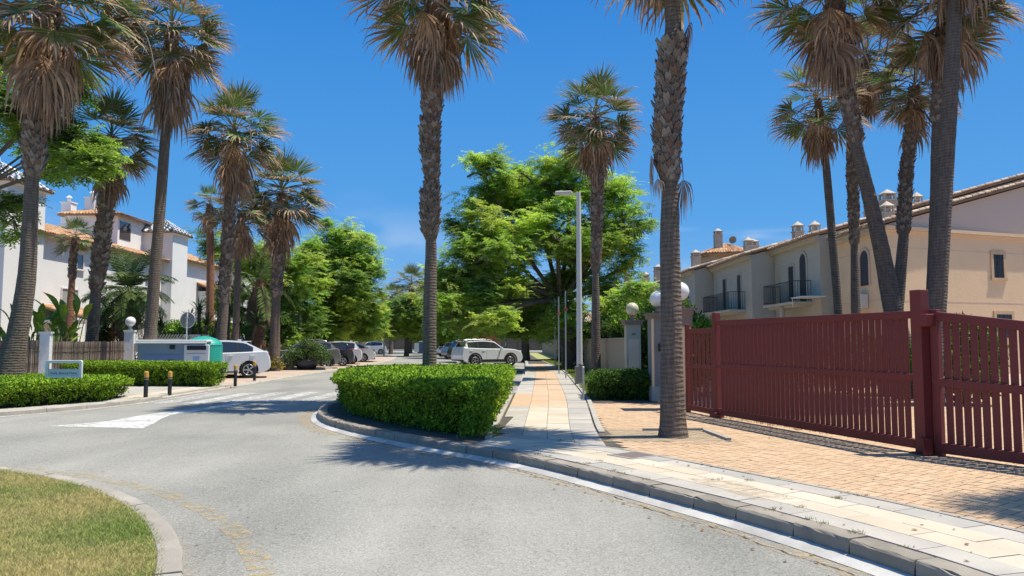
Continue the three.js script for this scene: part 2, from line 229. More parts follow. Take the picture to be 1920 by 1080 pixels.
// kerb on the right: outer top edge, walked from beside the camera round the hedge island and up the street
const kerbPts = [[3.12, -2.2], [2.98, -3.9], [2.73, -4.92], [2.39, -5.79], [1.99, -6.62], [1.53, -7.42], [1.03, -8.26], [0.5, -9.12], [-0.02, -9.82], [-0.6, -10.48], [-1.27, -11.19], [-1.99, -12.04], [-2.86, -13.18], [-3.6, -14.45], [-4.1, -15.9], [-4.35, -17.6], [-4.25, -19.4], [-3.6, -20.6], [-2.4, -21.0], [-0.9, -21.1], [-0.1, -21.5], [0.18, -22.6], [0.3, -25], [0.5, -31], [0.72, -41], [0.95, -60], [0.4, -85], [-3, -104]];
const kerbR = makePath(kerbPts);
const sIsland = kerbR.nearest(-0.1, -21.5).s;
const kerbTop = 0.15;
function kerbGeo(path, s0, s1, w, h, inward = -1) {   // one stone: chamfered profile swept along the kerb
  const prof = [[0, -0.06], [0.003, h - 0.018], [0.014, h - 0.004], [0.024, h], [w - 0.008, h], [w, h - 0.008], [w, -0.06]], t = new Tri(), n = 7, rows = [], sd = Math.round((s0 + 31) * 977);
  for (let i = 0; i <= n; i++) rows.push(prof.map(([o, y], k) => { const w = k > 0 && k < 5 ? (hash2(i, k, sd) - 0.5) * (k === 2 || k === 3 ? 0.007 : 0.004) - (hash2(i, k + 9, sd) > 0.93 && k < 4 ? 0.012 : 0) : 0, q = path.at(lerp(s0, s1, i / n), (o - (k < 3 ? w : 0)) * inward); return [q.x, y + w, q.z]; }));
  let L = [0]; for (let k = 1; k < prof.length; k++) L.push(L[k - 1] + Math.hypot(prof[k][0] - prof[k - 1][0], prof[k][1] - prof[k - 1][1]));
  const fl = inward < 0;
  for (let i = 0; i < n; i++) for (let k = 0; k < prof.length - 1; k++) { const a = rows[i][k], b = rows[i][k + 1], c = rows[i + 1][k + 1], d = rows[i + 1][k], sa = lerp(s0, s1, i / n), sb = lerp(s0, s1, (i + 1) / n); if (fl) t.quad(a, d, c, b, [sa, L[k]], [sb, L[k]], [sb, L[k + 1]], [sa, L[k + 1]]); else t.quad(a, b, c, d, [sa, L[k]], [sa, L[k + 1]], [sb, L[k + 1]], [sb, L[k]]); }
  for (const e of [0, n]) for (let k = 1; k < prof.length - 1; k++) t.tri(rows[e][0], rows[e][k], rows[e][k + 1], [0, 0], [0.1, 0.1], [0.2, 0]);
  return t.geo();
}
{
  const kerb = structure('kerb', 'grey concrete kerb curving along the right pavement and round the hedge island');
  part(kerb, 'kerb_bed', bandGeo(kerbR, 0, kerbR.len, -0.02, -0.19, kerbTop - 0.03), M.joint);
  let s = 0, i = 0;
  while (s < kerbR.len - 0.1) { const near = s < 34, L = near ? 0.5 + R1() * 0.16 : 1.0; const m = part(kerb, 'kerb_stone', kerbGeo(kerbR, s + 0.007, Math.min(kerbR.len, s + L) - 0.007, 0.2, kerbTop + (R1() - 0.5) * 0.008), s > sIsland - 1 ? M.kerbPale : M.kerb[Math.floor(R1() * 3)]); s += L; i++; }
  { const g = bandGeo(kerbR, 0, sIsland + 20, 0.14, 0.0, 0.006), p = g.attributes.position; for (let i = 0; i < p.count; i++) { const q = kerbR.nearest(p.getX(i), p.getZ(i)); if (Math.abs(q.d) < 0.08) p.setY(i, 0.044); } g.computeVertexNormals(); part(kerb, 'gutter_strip', g, M.gutter); }
  part(kerb, 'sand_line', bandGeo(kerbR, 0, sIsland, 0.34, 0.14, 0.004), M.sandStain);
}
// pavement base under everything on the right-hand side
const innerLine = []; for (let s = 0; s <= kerbR.len; s += 0.5) { const p = kerbR.at(s, -0.19); innerLine.push([p.x, p.z]); }
{
  const poly = [...innerLine, [40, -104], [40, -2.2]];
  const pv = structure('pavement', 'concrete bed of the right-hand pavement'); part(pv, 'pavement_bed', prism(poly, -0.02, 0.141), M.joint);
}
{ const y = structure('yard', 'pale paved yard between the gate and the terraced houses'); part(y, 'yard_slab', prism([[4.6, -21], [9, -24.02], [34, -24.02], [34, -62], [6, -62], [5.6, -30]], 0.1, 0.146), M.pink); }
// curved sidewalk of slabs in four rows
const sidewalk = structure('sidewalk', 'paved sidewalk of grey and cream slabs with a straight path between hedge and gateway');
const rowW = 0.29, sEnd = kerbR.nearest(-0.55, -10.4).s;
for (let r = 0; r < 4; r++) {
  const o0 = -(0.206 + r * rowW), o1 = -(0.206 + (r + 1) * rowW), mats = r === 0 || r === 3 ? M.slabGrey : M.slabCream;
  let s = -1 + (r % 2) * 0.29;
  while (s < sEnd + 1.1) {
    const L = 0.585; let poly = band(kerbR, s + 0.004, s + L - 0.004, o0 - 0.004, o1 + 0.004, 0.2);
    if (s + L > sEnd - 1.5) poly = clipHalf(poly, [-0.36, -11.2], [1, 0.36]);
    if (poly.length > 2 && polyArea(poly) > 0.015) part(sidewalk, 'paving_slab', prism(poly, 0.12, 0.152 + (R1() - 0.5) * 0.004), mats[Math.floor(R1() * 3)]);
    s += L;
  }
}
part(sidewalk, 'edging_strip', bandGeo(kerbR, 0, kerbR.nearest(0.15, -9.6).s, -(0.206 + 4 * rowW), -(0.206 + 4 * rowW + 0.055), 0.158), M.concrete);
// straight path: four columns
const pathL = (z) => lerp(-0.30, 0.05, clamp((z + 11.2) / -9.5, 0, 1)) + (z < -20.7 ? lerp(0, 0.75, clamp((z + 20.7) / -20, 0, 1)) : 0);
const pathRc = new THREE.CatmullRomCurve3([[1.32, 10], [1.40, 12.4], [1.66, 16], [1.88, 19.2], [2.2, 27], [2.5, 37], [2.35, 50], [1.9, 62]].map((p) => new THREE.Vector3(p[0], 0, p[1]))).getPoints(120), pathR = (z) => { for (let i = 1; i < pathRc.length; i++) if (pathRc[i].z >= -z) return lerp(pathRc[i - 1].x, pathRc[i].x, (-z - pathRc[i - 1].z) / (pathRc[i].z - pathRc[i - 1].z)); return 1.9; };
for (let k = 0; k < 4; k++) {
  const f0 = [0.02, 0.27, 0.5, 0.735][k], f1 = [0.27, 0.5, 0.735, 0.985][k];
  let z = -10.35;
  while (z > -48) {
    const L = z > -16.4 ? 0.6 : 0.8; let z1 = z - L, X = (f, zz) => lerp(pathL(zz), pathR(zz), f);
    let poly = [[X(f0, z) + 0.004, z - 0.003], [X(f1, z) - 0.004, z - 0.003], [X(f1, z1) - 0.004, z1 + 0.003], [X(f0, z1) + 0.004, z1 + 0.003]];
    const c = [(poly[0][0] + poly[2][0]) / 2, (z + z1) / 2];
    if (z > -14) { const q = kerbR.nearest(c[0], c[1]), a = kerbR.at(q.s, -(0.206 + 4 * rowW + 0.012)); poly = clipHalf(poly, [a.x, a.z], [-a.n[0], -a.n[1]]); poly = clipHalf(poly, [-0.3, -11.2], [1, 0.1]); }
    if (poly.length > 2 && polyArea(poly) > 0.012) { const orange = z < -16.4 && z > -29; const mat = (orange && k !== 3 && !(k === 0 && z < -20.5)) || (k > 0 && k < 3 && z <= -29) ? M.slabOrange[Math.floor(R1() * 2)] : k === 1 || k === 2 ? M.slabCream[Math.floor(R1() * 3)] : M.slabGrey[Math.floor(R1() * 3)]; part(sidewalk, 'paving_slab', prism(poly, 0.12, 0.151 + (R1() - 0.5) * 0.004), mat); }
    z = z1;
  }
}
{ // narrow border kerbs of the straight path
  const b = (x0, x1, z0, z1, f) => { const n = 12, a = []; for (let i = 0; i <= n; i++) { const z = lerp(z0, z1, i / n); a.push([f(z) + x0, z]); } for (let i = n; i >= 0; i--) { const z = lerp(z0, z1, i / n); a.push([f(z) + x1, z]); } return prism(a, 0.1, 0.17); };
  for (let z = -12; z > -60; z -= 1) part(sidewalk, 'border_stone', b(0.0, 0.1, z - 0.006, z - 0.994, pathR), M.kerbPale);
  for (let z = -11.3; z > -20.4; z -= 1) part(sidewalk, 'border_stone', b(-0.11, -0.01, z - 0.006, z - 0.994, pathL), M.kerbPale);
  part(sidewalk, 'sand_patch', prism([[1.85, -8.05], [2.3, -7.95], [2.62, -7.0], [2.2, -6.95]], 0.1555, 0.1555), M.sandStain);
}
// herringbone brick forecourt before and behind the gate
const brickPoly = []; { const sB = kerbR.nearest(0.15, -9.6).s; for (let s = -1.5; s <= sB; s += 0.4) { const p = kerbR.at(s, -(0.206 + 4 * rowW + 0.03)); brickPoly.push([p.x, p.z]); } brickPoly.push([1.5, -11.2], [1.52, -12.6], [1.78, -17.6], [4.2, -17.7], [5.4, -24], [16, -24], [16, -1.2]); }
{
  const fc = structure('forecourt', 'ochre herringbone brick forecourt in front of and behind the red gate');
  part(fc, 'brick_bed', prism(brickPoly, 0.142, 0.1425), M.joint);
  const bw = 0.105, bl = 0.21, g = new RoundedBoxGeometry(bl - 0.011, 0.03, bw - 0.011, 1, 0.004); g.translate(0, -0.015, 0); { const u = g.attributes.uv; for (let i = 0; i < u.count; i++) u.setXY(i, u.getX(i) * 0.2, u.getY(i) * 0.1); }
  const list = [], a0 = -0.62, ca = Math.cos(a0), sa = Math.sin(a0), pit = [[1.55, -11.05], [3.12, -10.98], [3.05, -12.42], [1.55, -12.35]];
  const s = bw;
  for (let i = -170; i < 170; i++) for (let j = -170; j < 170; j++) {
    const k = ((i - j) % 4 + 4) % 4; let cx, cz, rot;   // herringbone on a half-brick grid
    if (k === 0) { cx = (i + 1) * s; cz = (j + 0.5) * s; rot = 0; } else if (k === 3) { cx = (i + 0.5) * s; cz = (j + 1) * s; rot = Math.PI / 2; } else continue;
    if (k === 3 && false) continue;
    const x = 7 + cx * ca - cz * sa, z = -12 + cx * sa + cz * ca;
    if (x > 14 || z > -2.5 || z < -23.5 || !inPoly(x, z, brickPoly) || inPoly(x, z, pit)) continue;
    const d = Math.hypot(x, z), ang = Math.abs(x / z); if (ang > 0.80) continue;
    list.push({ d, x, z, rot: rot - a0, y: 0.1505 + (hash2(i, j, 4) - 0.5) * 0.004, m: Math.floor(hash2(i, j, 9) * 4), tilt: (hash2(i, j, 5) - 0.5) * 0.006 });
  }
  list.sort((p, q) => p.d - q.d);
  list.slice(0, 300).forEach((b) => { const m = part(fc, 'brick', g, M.brick[b.m]); m.position.set(b.x, b.y, b.z); m.rotation.set(b.tilt, b.rot, 0, 'YXZ'); });
  for (let v = 0; v < 4; v++) inst(fc, 'brick_field', g, M.brick[v], list.slice(300).filter((b) => b.m === v).map((b) => M4([b.x, b.y, b.z], b.rot, 1, b.tilt)));
  // tree pit
  part(fc, 'pit_soil', prism(pit, 0.13, 0.1485), M.dirt);
  part(fc, 'pit_edge', box(0.07, 0.08, 1.1, 0, 0, 0).applyMatrix4(M4([3.14, 0.15, -11.6], 0.06)), M.concrete);
  part(fc, 'pit_edge', box(0.98, 0.08, 0.07).applyMatrix4(M4([2.62, 0.15, -12.3], 0.03)), M.concrete);
  part(fc, 'sand_spill', prism([[1.2, -10.9], [3.3, -10.55], [3.3, -12.6], [1.5, -12.6]], 0.157, 0.157), M.sandStain);
}
{ const t = structure('manhole_cover', 'rusty brown square utility cover set in the sidewalk'); const c = kerbR.nearest(0.95, -8.5); const q = kerbR.at(kerbR.nearest(0.9, -8.45).s, -1.08); const g = new THREE.Group(); t.userData = { label: 'rusty brown square utility cover set in the slabs near the big palm', category: 'manhole cover' }; t.position.set(1.55, 0.154, -9.63); t.rotation.y = 0.62;
  part(t, 'cover_frame', merge([box(0.5, 0.012, 0.04, 0, 0, 0.21), box(0.5, 0.012, 0.04, 0, 0, -0.21), box(0.04, 0.012, 0.38, 0.23, 0, 0), box(0.04, 0.012, 0.38, -0.23, 0, 0)]), M.concrete);
  part(t, 'cover_plate', box(0.416, 0.01, 0.376), std({ color: rgb(0.17, 0.13, 0.115), roughness: 0.85, bumpMap: lump, bumpScale: 0.01 })); }

// left kerb and pavement
const leftPts = [[-16, -11.2], [-13.2, -13.9], [-11.1, -16.0], [-10.3, -17.4], [-9.85, -19.0], [-9.68, -21.4], [-9.66, -26.6], [-9.8, -34.7], [-9.6, -45], [-9.9, -60], [-10.9, -70], [-12.6, -80], [-16.5, -88], [-24, -93]];
const kerbL = makePath(leftPts), sDrop = kerbL.nearest(-9.66, -26.4).s;
{
  const k = structure('kerb', 'pale kerb along the left pavement beside the clipped hedges');
  let s = 0; while (s < sDrop) { const L = 0.95 + R1() * 0.1; part(k, 'kerb_stone', kerbGeo(kerbL, s + 0.006, s + L - 0.006, 0.2, s > sDrop - 6.5 ? 0.05 : 0.1, 1), M.kerbPale); s += L; }
  const k2 = structure('kerb', 'flush pale kerb line edging the left parking bays');
  s = sDrop + 0.1; while (s < kerbL.len) { const L = 1.6; part(k2, 'kerb_stone', kerbGeo(kerbL, s + 0.008, Math.min(kerbL.len, s + L) - 0.008, 0.32, 0.035, 1), M.kerbPale); s += L; }
  const kl = (o, s0, s1) => { const a = []; for (let q = s0; q <= s1; q += 0.6) { const p = kerbL.at(q, o); a.push([p.x, p.z]); } return a; };
  const pv = structure('pavement', 'pale concrete pavement behind the left kerb'); part(pv, 'pavement_slab', prism([...kl(0.19, 0, sDrop), [-60, -27], [-60, -8]], -0.02, 0.092), M.slabGrey[2]);
  // slab joints of the crossing ramp: real slabs laid proud
  for (let i = 0; i < 7; i++) for (let j = 0; j < 4; j++) part(pv, 'paving_slab', prism([[-12.3 + j * 0.58, -20 - i * 0.8 - 0.008], [-12.3 + j * 0.58 + 0.57, -20 - i * 0.8 - 0.008], [-12.3 + j * 0.58 + 0.57, -20.79 - i * 0.8], [-12.3 + j * 0.58, -20.79 - i * 0.8]], 0.05, 0.1 + (R1() - .5) * 0.004), j === 3 ? M.slabCream[i % 3] : M.slabGrey[Math.floor(R1() * 3)]);
  const ap = structure('parking_apron', 'pinkish paved parking apron along the left side of the street'); part(ap, 'apron_slab', prism([...kl(0.31, sDrop, kerbL.len), [-24, -94], [-60, -94], [-60, -27.05], [-9.97, -27.05]], -0.02, 0.03), M.pink);
  const gd = structure('garden_ground', 'earth of the garden strip behind the left fence'); part(gd, 'garden_soil', prism([[-15.9, -18], [-16.4, -64], [-60, -64], [-60, -10], [-24, -10]], 0.0, 0.16), M.dirt);
}
// verge on the right of the path
{ const v = structure('grass_verge', 'strip of thin grass between path and garden wall'); part(v, 'verge_soil', prism([[2.02, -20.7], [2.33, -27], [2.62, -37], [2.48, -50], [2.1, -62], [1.95, -95], [3.9, -95], [3.9, -20.7]], 0.1, 0.152), M.lawn); }
// bay floor kerb line on the right
{ const m = part(scene, 'bay_line', prism([[-3.75, -30], [-3.6, -30], [-3.5, -80], [-3.65, -80]], 0.004, 0.004), M.fadedPaint); m.userData = { kind: 'structure', label: 'faded line along the right parking bays' }; }
// road paint
{
  const mk = structure('road_marking', 'white zebra crossing stripes and curved arrow painted on the road');
  const z = [[[-9.35, -19.4], [-9.2, -23.2], [-8.75, -23.2], [-8.8, -19.4]], [[-8.5, -19.4], [-8.35, -23.3], [-7.9, -23.3], [-7.95, -19.4]], [[-7.65, -19.5], [-7.45, -23.6], [-6.95, -23.6], [-7.1, -19.5]], [[-6.75, -19.6], [-6.55, -23.8], [-6.05, -23.8], [-6.2, -19.8]], [[-5.85, -19.9], [-5.6, -24], [-5.1, -24], [-5.3, -20.1]], [[-4.95, -20.3], [-4.7, -24.2], [-4.3, -24.2], [-4.5, -21.5]]];
  z.forEach((p) => part(mk, 'zebra_stripe', prism(p, 0.004, 0.004), M.fadedPaint));
  const a = [[90, 799], [200, 790], [262, 779], [330, 770], [395, 763], [430, 757], [500, 748], [430, 761], [385, 769], [320, 778], [300, 786], [288, 794], [268, 803], [180, 801]].map(([x, y]) => G(x, y, 0.004));
  part(mk, 'curved_arrow', prism(a, 0.004, 0.004), M.whitePaint);
  part(mk, 'edge_line', bandGeo(kerbL, kerbL.nearest(-13.2, -13.9).s, sDrop - 3, -0.12, -0.28, 0.0045), M.fadedPaint);
  part(mk, 'sand_line', bandGeo(kerbL, 0, sDrop, 0, -0.14, 0.003), M.sandStain);
  part(mk, 'sand_drift', bandGeo(kerbR, kerbR.nearest(-2.86, -13.18).s, kerbR.nearest(-4.3, -18).s, 0.42, 0.2, 0.0035), M.sandStain);
}
{ // cracks in the asphalt along the gutter and across the lane
  const R = rng(55), cr = structure('road_crack', 'thin dark cracks in the asphalt along the gutter'), line = (f, n, w) => { const t = new Tri(); let pr = null; for (let i = 0; i <= n; i++) { const p = f(i / n), ww = w * (0.3 + R()), c = [[p[0] - ww, 0.0052, p[1] - ww * 0.3], [p[0] + ww, 0.0052, p[1] + ww * 0.3]]; if (pr && R() > 0.06) t.quad(pr[0], pr[1], c[1], c[0]); pr = c; } return t.geo(); }, M2 = std({ color: rgb(0.07, 0.06, 0.05), roughness: 1 });
  let o = 0.2; part(cr, 'crack', line((u) => { o = clamp(o + (R() - 0.5) * 0.03, 0.18, 0.3); const q = kerbR.at(1.5 + u * 6.5, o); return [q.x, q.z]; }, 150, 0.008), M2);
  for (const [x0, z0, x1, z1] of [[-5.6, -10.5, -1.5, -9.4], [-9, -12.6, -5.8, -12.9]]) { let w = 0; part(cr, 'crack', line((u) => { w += (R() - 0.5) * 0.06; return [lerp(x0, x1, u) + w * 0.4, lerp(z0, z1, u) + w]; }, 70, 0.004), M2); }
}
// lawn island in the near left corner
const IS = [-9.03, -2.1], IR = 7.47;
{
  const isl = structure('roundabout_island', 'sunburnt lawn of the roundabout island in the near left corner');
  const circ = (r, n = 120) => Array.from({ length: n }, (_, i) => [IS[0] + r * Math.cos(i / n * 6.2832), IS[1] + r * Math.sin(i / n * 6.2832)]);
  part(isl, 'lawn', prism(circ(IR - 0.172), 0, 0.12), M.lawn);
  const ip = makePath(circ(IR, 90).reverse(), true);
  let s = 0; while (s < ip.len) { const L = ip.len / 60; const q = ip.at(s + L / 2); if (q.x > -10 && q.z < -1) part(isl, 'kerb_stone', kerbGeo(ip, s + 0.006, s + L - 0.006, 0.17, 0.13 + (R1() - .5) * 0.01, 1), M.kerbIsland[Math.floor(R1() * 2)]); s += L; }
  const mk = structure('road_marking', 'worn yellow line painted round the lawn island');
  const op = makePath(circ(IR + 0.5, 90).reverse(), true);
  part(mk, 'yellow_line', bandGeo(op, 0, op.len, 0.09, -0.1, 0.004), M.yellowPaint);
  // grass blades
  const t = new Tri(), R = rng(31);
  for (let i = 0; i < 9; i++) { const a = R() * 6.28, r = R() * 0.05, h = 0.012 + R() * 0.022, l = (R() - 0.5) * 0.06, w = 0.004, x = Math.cos(a) * r, z = Math.sin(a) * r, b = R() * 3.14, wx = Math.cos(b) * w, wz = Math.sin(b) * w; t.tri([x - wx, 0, z - wz], [x + wx, 0, z + wz], [x + l, h, z + l * 0.6], null, null, null, [1, 1, 1]); }
  const g = t.geo(), L = [];
  for (let i = 0; i < 90000; i++) { const x = -8 + R() * 6.3, z = -9.4 + R() * 5.2; if (Math.hypot(x - IS[0], z - IS[1]) > IR - 0.17 || Math.abs(x / z) > 0.85) continue; const p = fbm((x + 20) / 5, (z + 20) / 5, 5, 5, 5, 19), m = smooth(p + (R() - 0.5) * 0.45, 0.3, 0.78), k = 0.75 + R() * 0.5; L.push([M4([x, 0.119, z], R() * 6.28, 0.6 + R() * 0.6), rgb(lerp(0.54, 0.27, m) * k, lerp(0.47, 0.35, m) * k, lerp(0.21, 0.085, m) * k)]); }
  const gr = inst(scene, 'grass', g, M.grassBlade, L); gr.userData.label = 'short dry grass covering the lawn island'; gr.userData.category = 'grass';
  const L2 = []; for (let i = 0; i < 9000; i++) { const z = -19.6 - Math.pow(R(), 1.6) * 40, x = pathR(z) + 0.14 + R() * (3.6 - pathR(z)), m = R(), k = 0.8 + R() * 0.5; L2.push([M4([x, 0.155, z], R() * 6.28, 1 + R() * 1.6), rgb(lerp(0.25, 0.12, m) * k, lerp(0.27, 0.22, m) * k, 0.05 * k)]); }
  const gv = inst(scene, 'grass', g, M.grassBlade, L2); gv.userData.label = 'thin green grass on the verge beside the path'; gv.userData.category = 'grass';
  const L4 = [], lg = (() => { const t2 = new Tri(); t2.quad([0, 0, -0.02], [0.012, 0.006, 0], [0, 0.002, 0.022], [-0.012, 0.005, 0], 0, 0, 0, 0, [1, 1, 1]); return t2.geo(); })(); for (let i = 0; i < 260; i++) { const k = R(); let x, z, y; if (k < 0.45) { const p = kerbR.at(R() * 14, 0.03 + Math.pow(R(), 2) * 0.5); x = p.x; z = p.z; y = 0.008; } else if (k < 0.7) { const p = kerbR.at(R() * 10, -0.2 - R() * 1.3); x = p.x; z = p.z; y = 0.158; } else { x = 1.8 + R() * 5; z = -15 + R() * 9; y = 0.156; if (x < 3.3 - (z + 9) * 0.5 && z > -9) continue; } L4.push([M4([x, y, z], R() * 6, 0.5 + R() * 0.9, (R() - .5) * 0.4), rgb(0.2 + R() * 0.12, 0.14 + R() * 0.06, 0.07)]); }
  const fl = inst(scene, 'leaf_litter', lg, M.deadFrond, L4); fl.userData.label = 'small dry leaf bits scattered along kerb and bricks'; fl.userData.category = 'litter';
  // weeds in the joints
  const L3 = []; for (let i = 0; i < 34; i++) { const s = R() * 9, o = -(R() < 0.6 ? 0.206 : 0.206 + rowW * Math.ceil(R() * 4)), p = kerbR.at(s, o); for (let k = 0; k < 3; k++) L3.push([M4([p.x + (R() - .5) * 0.06, 0.15, p.z + (R() - .5) * 0.06], R() * 6, 0.5 + R() * 0.6), rgb(0.22, 0.22, 0.09)]); }
  for (let i = 0; i < 160; i++) { const s = R(), x = lerp(4.0, 6.2, s) + (R() - .5) * 0.2, z = lerp(-14.5, -8.6, s) + (R() - .5) * 0.2; L3.push([M4([x, 0.15, z], R() * 6, 0.5 + R() * 0.8), rgb(0.2, 0.17, 0.08)]); }
  const wd = inst(scene, 'weeds', g, M.grassBlade, L3); wd.userData.label = 'tiny weeds growing in the paving joints'; wd.userData.category = 'weeds';
}

// ================= VEGETATION BUILDERS =================
const V3 = (x, y, z) => new THREE.Vector3(x, y, z), UP = V3(0, 1, 0);
// a fan-palm frond, base at the origin, reaching along +z; baked drooping under gravity for its own pitch
function fanFrond(elev, dead, seed, petiole = 1.0, blade = 1.0, N = 30) {
  const R = rng(seed), t = new Tri(), gcol = [0.15 + R() * 0.05, 0.195 + R() * 0.05, 0.075], brown = [0.42, 0.265, 0.175], tan = [0.58, 0.45, 0.30], dk = [0.25, 0.165, 0.125];
  const mixc = (a, b, k) => a.map((x, i) => lerp(x, b[i], clamp(k, 0, 1)));
  // petiole arching down
  let d = V3(0, Math.sin(elev), Math.cos(elev)), p = V3(0, 0, 0); const pp = [p.clone()], n = 5, sag = (dead > 0.6 ? 0.75 : 0.16) + R() * 0.06;
  for (let i = 0; i < n; i++) { p = p.clone().addScaledVector(d, petiole / n); pp.push(p); d = d.clone().add(V3(0, -sag * (0.3 + i / n) * (0.35 + Math.cos(elev) * 0.5), 0)).normalize(); }
  const pc = dead > 0.6 ? mixc(dk, brown, R()) : mixc([0.22, 0.23, 0.10], brown, dead);
  for (let i = 0; i < n; i++) { const w0 = lerp(0.035, 0.014, i / n), w1 = lerp(0.035, 0.014, (i + 1) / n), a = pp[i], b = pp[i + 1]; t.quad([a.x - w0, a.y, a.z], [a.x + w0, a.y, a.z], [b.x + w1, b.y, b.z], [b.x - w1, b.y, b.z], 0, 0, 0, 0, pc); t.quad([a.x, a.y - w0, a.z], [a.x, a.y + w0 * 0.4, a.z], [b.x, b.y + w1 * 0.4, b.z], [b.x, b.y - w1, b.z], 0, 0, 0, 0, pc); }
  const side = V3(1, 0, 0), up = d.clone().cross(side).multiplyScalar(-1).normalize(), DOWN = V3(0, -1, 0); if (up.y < 0 && dead < 0.6) up.multiplyScalar(-1);
  const spread = dead > 0.6 ? 1.15 : 2.0, segs = 6, hub = p;
  for (let i = 0; i < N; i++) {
    const a = lerp(-spread, spread, (i + 0.5) / N) + (R() - 0.5) * 0.08, len = blade * (0.85 + 0.2 * Math.cos(a * 0.7)) * (0.82 + R() * 0.3), flat = side.clone().multiplyScalar(Math.cos(a)).addScaledVector(d, -Math.sin(a)).normalize();
    let dir = d.clone().multiplyScalar(Math.cos(a)).addScaledVector(side, Math.sin(a)).addScaledVector(up, 0.12 + R() * 0.14).normalize(), q = hub.clone();
    const half = spread / N * (dead > 0.6 ? 1.1 : 1.02), rows = [], hang = dead > 0.6 ? 0.5 + R() * 0.2 : 0.12 + dead * 1.0 + R() * 0.2 + (R() < 0.25 ? 0.3 : 0), from = dead > 0.6 ? 0.0 : 0.36, fold = 0.35 + R() * 0.4, wmax = 0.5 * len * half;
    for (let k = 0; k <= segs; k++) {
      const u = k / segs, w = u <= 0.5 ? u * len * half : lerp(wmax, 0.003, Math.pow((u - 0.5) / 0.5, 0.8)), s2 = flat.clone().addScaledVector(dir, -flat.dot(dir)).normalize();
      rows.push([q.clone().addScaledVector(s2, -w), q.clone().addScaledVector(dir.clone().cross(s2).normalize(), w * fold), q.clone().addScaledVector(s2, w)]);
      q = q.clone().addScaledVector(dir, len / segs); dir = dir.clone().lerp(DOWN, hang * smooth(u, from, from + 0.5)).add(V3((R() - 0.5) * 0.1, 0, (R() - 0.5) * 0.1)).normalize();
    }
    const shade = 0.7 + R() * 0.6, sun = R() < 0.1 ? 1.6 : 1, tip = R() < 0.55 ? brown : R() < 0.5 ? tan : dk;
    for (let k = 0; k < segs; k++) {
      const u = (k + 0.5) / segs, c = dead > 0.6 ? mixc(mixc(brown, dk, R() * 0.9), tan, R() * 0.35) : mixc(gcol, tip, smooth(u + (R() - 0.5) * 0.2, 0.70 - dead * 0.9, 1.02 - dead * 0.85)), cc = c.map((x) => x * shade * sun), A = rows[k], B = rows[k + 1];
      t.quad(A[0], A[1], B[1], B[0], 0, 0, 0, 0, cc); t.quad(A[1], A[2], B[2], B[1], 0, 0, 0, 0, cc);
    }
  }
  return t.geo();
}
const fronds = { green: [], half: [], dead: [] };
for (let i = 0; i < 7; i++) for (let v = 0; v < 2; v++) (fronds.green[i] ??= []).push(fanFrond(lerp(80, -25, i / 6) * Math.PI / 180, 0.0 + i * 0.035, 100 + i * 7 + v * 3));
for (let i = 0; i < 4; i++) for (let v = 0; v < 2; v++) (fronds.half[i] ??= []).push(fanFrond(lerp(25, -35, i / 3) * Math.PI / 180, 0.40 + 0.1 * v, 300 + i * 7 + v * 3));
for (let i = 0; i < 4; i++) for (let v = 0; v < 3; v++) (fronds.dead[i] ??= []).push(fanFrond(lerp(-40, -84, i / 3) * Math.PI / 180, 1, 500 + i * 7 + v * 3, 0.5 + v * 0.16, 1.1, 24));
function fanCrown(th, c, S, o, seed) {
  const R = rng(seed), { green = 16, half = 8, dead = 16, skirt = 0.9, stalks = 2, az0 = R() * 6 } = o; let az = az0;
  const put = (name, g, mat, pos, s, tilt = 0) => { const m = part(th, name, g, mat); m.position.copy(pos); m.rotation.set(tilt, az, (R() - 0.5) * 0.25, 'YXZ'); m.scale.setScalar(s); az += 2.39996 + (R() - 0.5) * 0.5; };
  for (let i = 0; i < green; i++) { const k = i / (green - 1), cl = Math.min(6, Math.round(k * 6)); put('frond', fronds.green[cl][Math.floor(R() * 2)], M.frond, V3(c.x, c.y + S * lerp(0.35, 0, k), c.z), S * (0.88 + R() * 0.24) * lerp(0.8, 1.05, k)); }
  for (let i = 0; i < half; i++) { const k = i / Math.max(1, half - 1), cl = Math.round(k * 3); put('browning_frond', fronds.half[cl][Math.floor(R() * 2)], M.frond, V3(c.x, c.y - S * lerp(0.0, 0.25, k), c.z), S * (0.9 + R() * 0.25)); }
  for (let i = 0; i < dead; i++) { const k = i / Math.max(1, dead - 1), cl = Math.round(Math.pow(k, 0.8) * 3); put('dead_frond', fronds.dead[cl][Math.floor(R() * 3)], M.deadFrond, V3(c.x, c.y - S * lerp(0.1, skirt, k), c.z), S * (0.85 + R() * 0.3)); }
  for (let i = 0; i < stalks; i++) { const a = R() * 6.28, L = S * (1.3 + R() * 0.8), dx = Math.cos(a), dz = Math.sin(a), y = c.y; part(th, 'flower_stalk', tube([[c.x, y, c.z], [c.x + dx * L * 0.5, y + S * 0.35, c.z + dz * L * 0.5], [c.x + dx * L * 0.85, y - S * 0.1, c.z + dz * L * 0.85], [c.x + dx * L, y - S * 1.1, c.z + dz * L]], 0.012 * S + 0.004, 4, 10), M.boot[2]); }
}
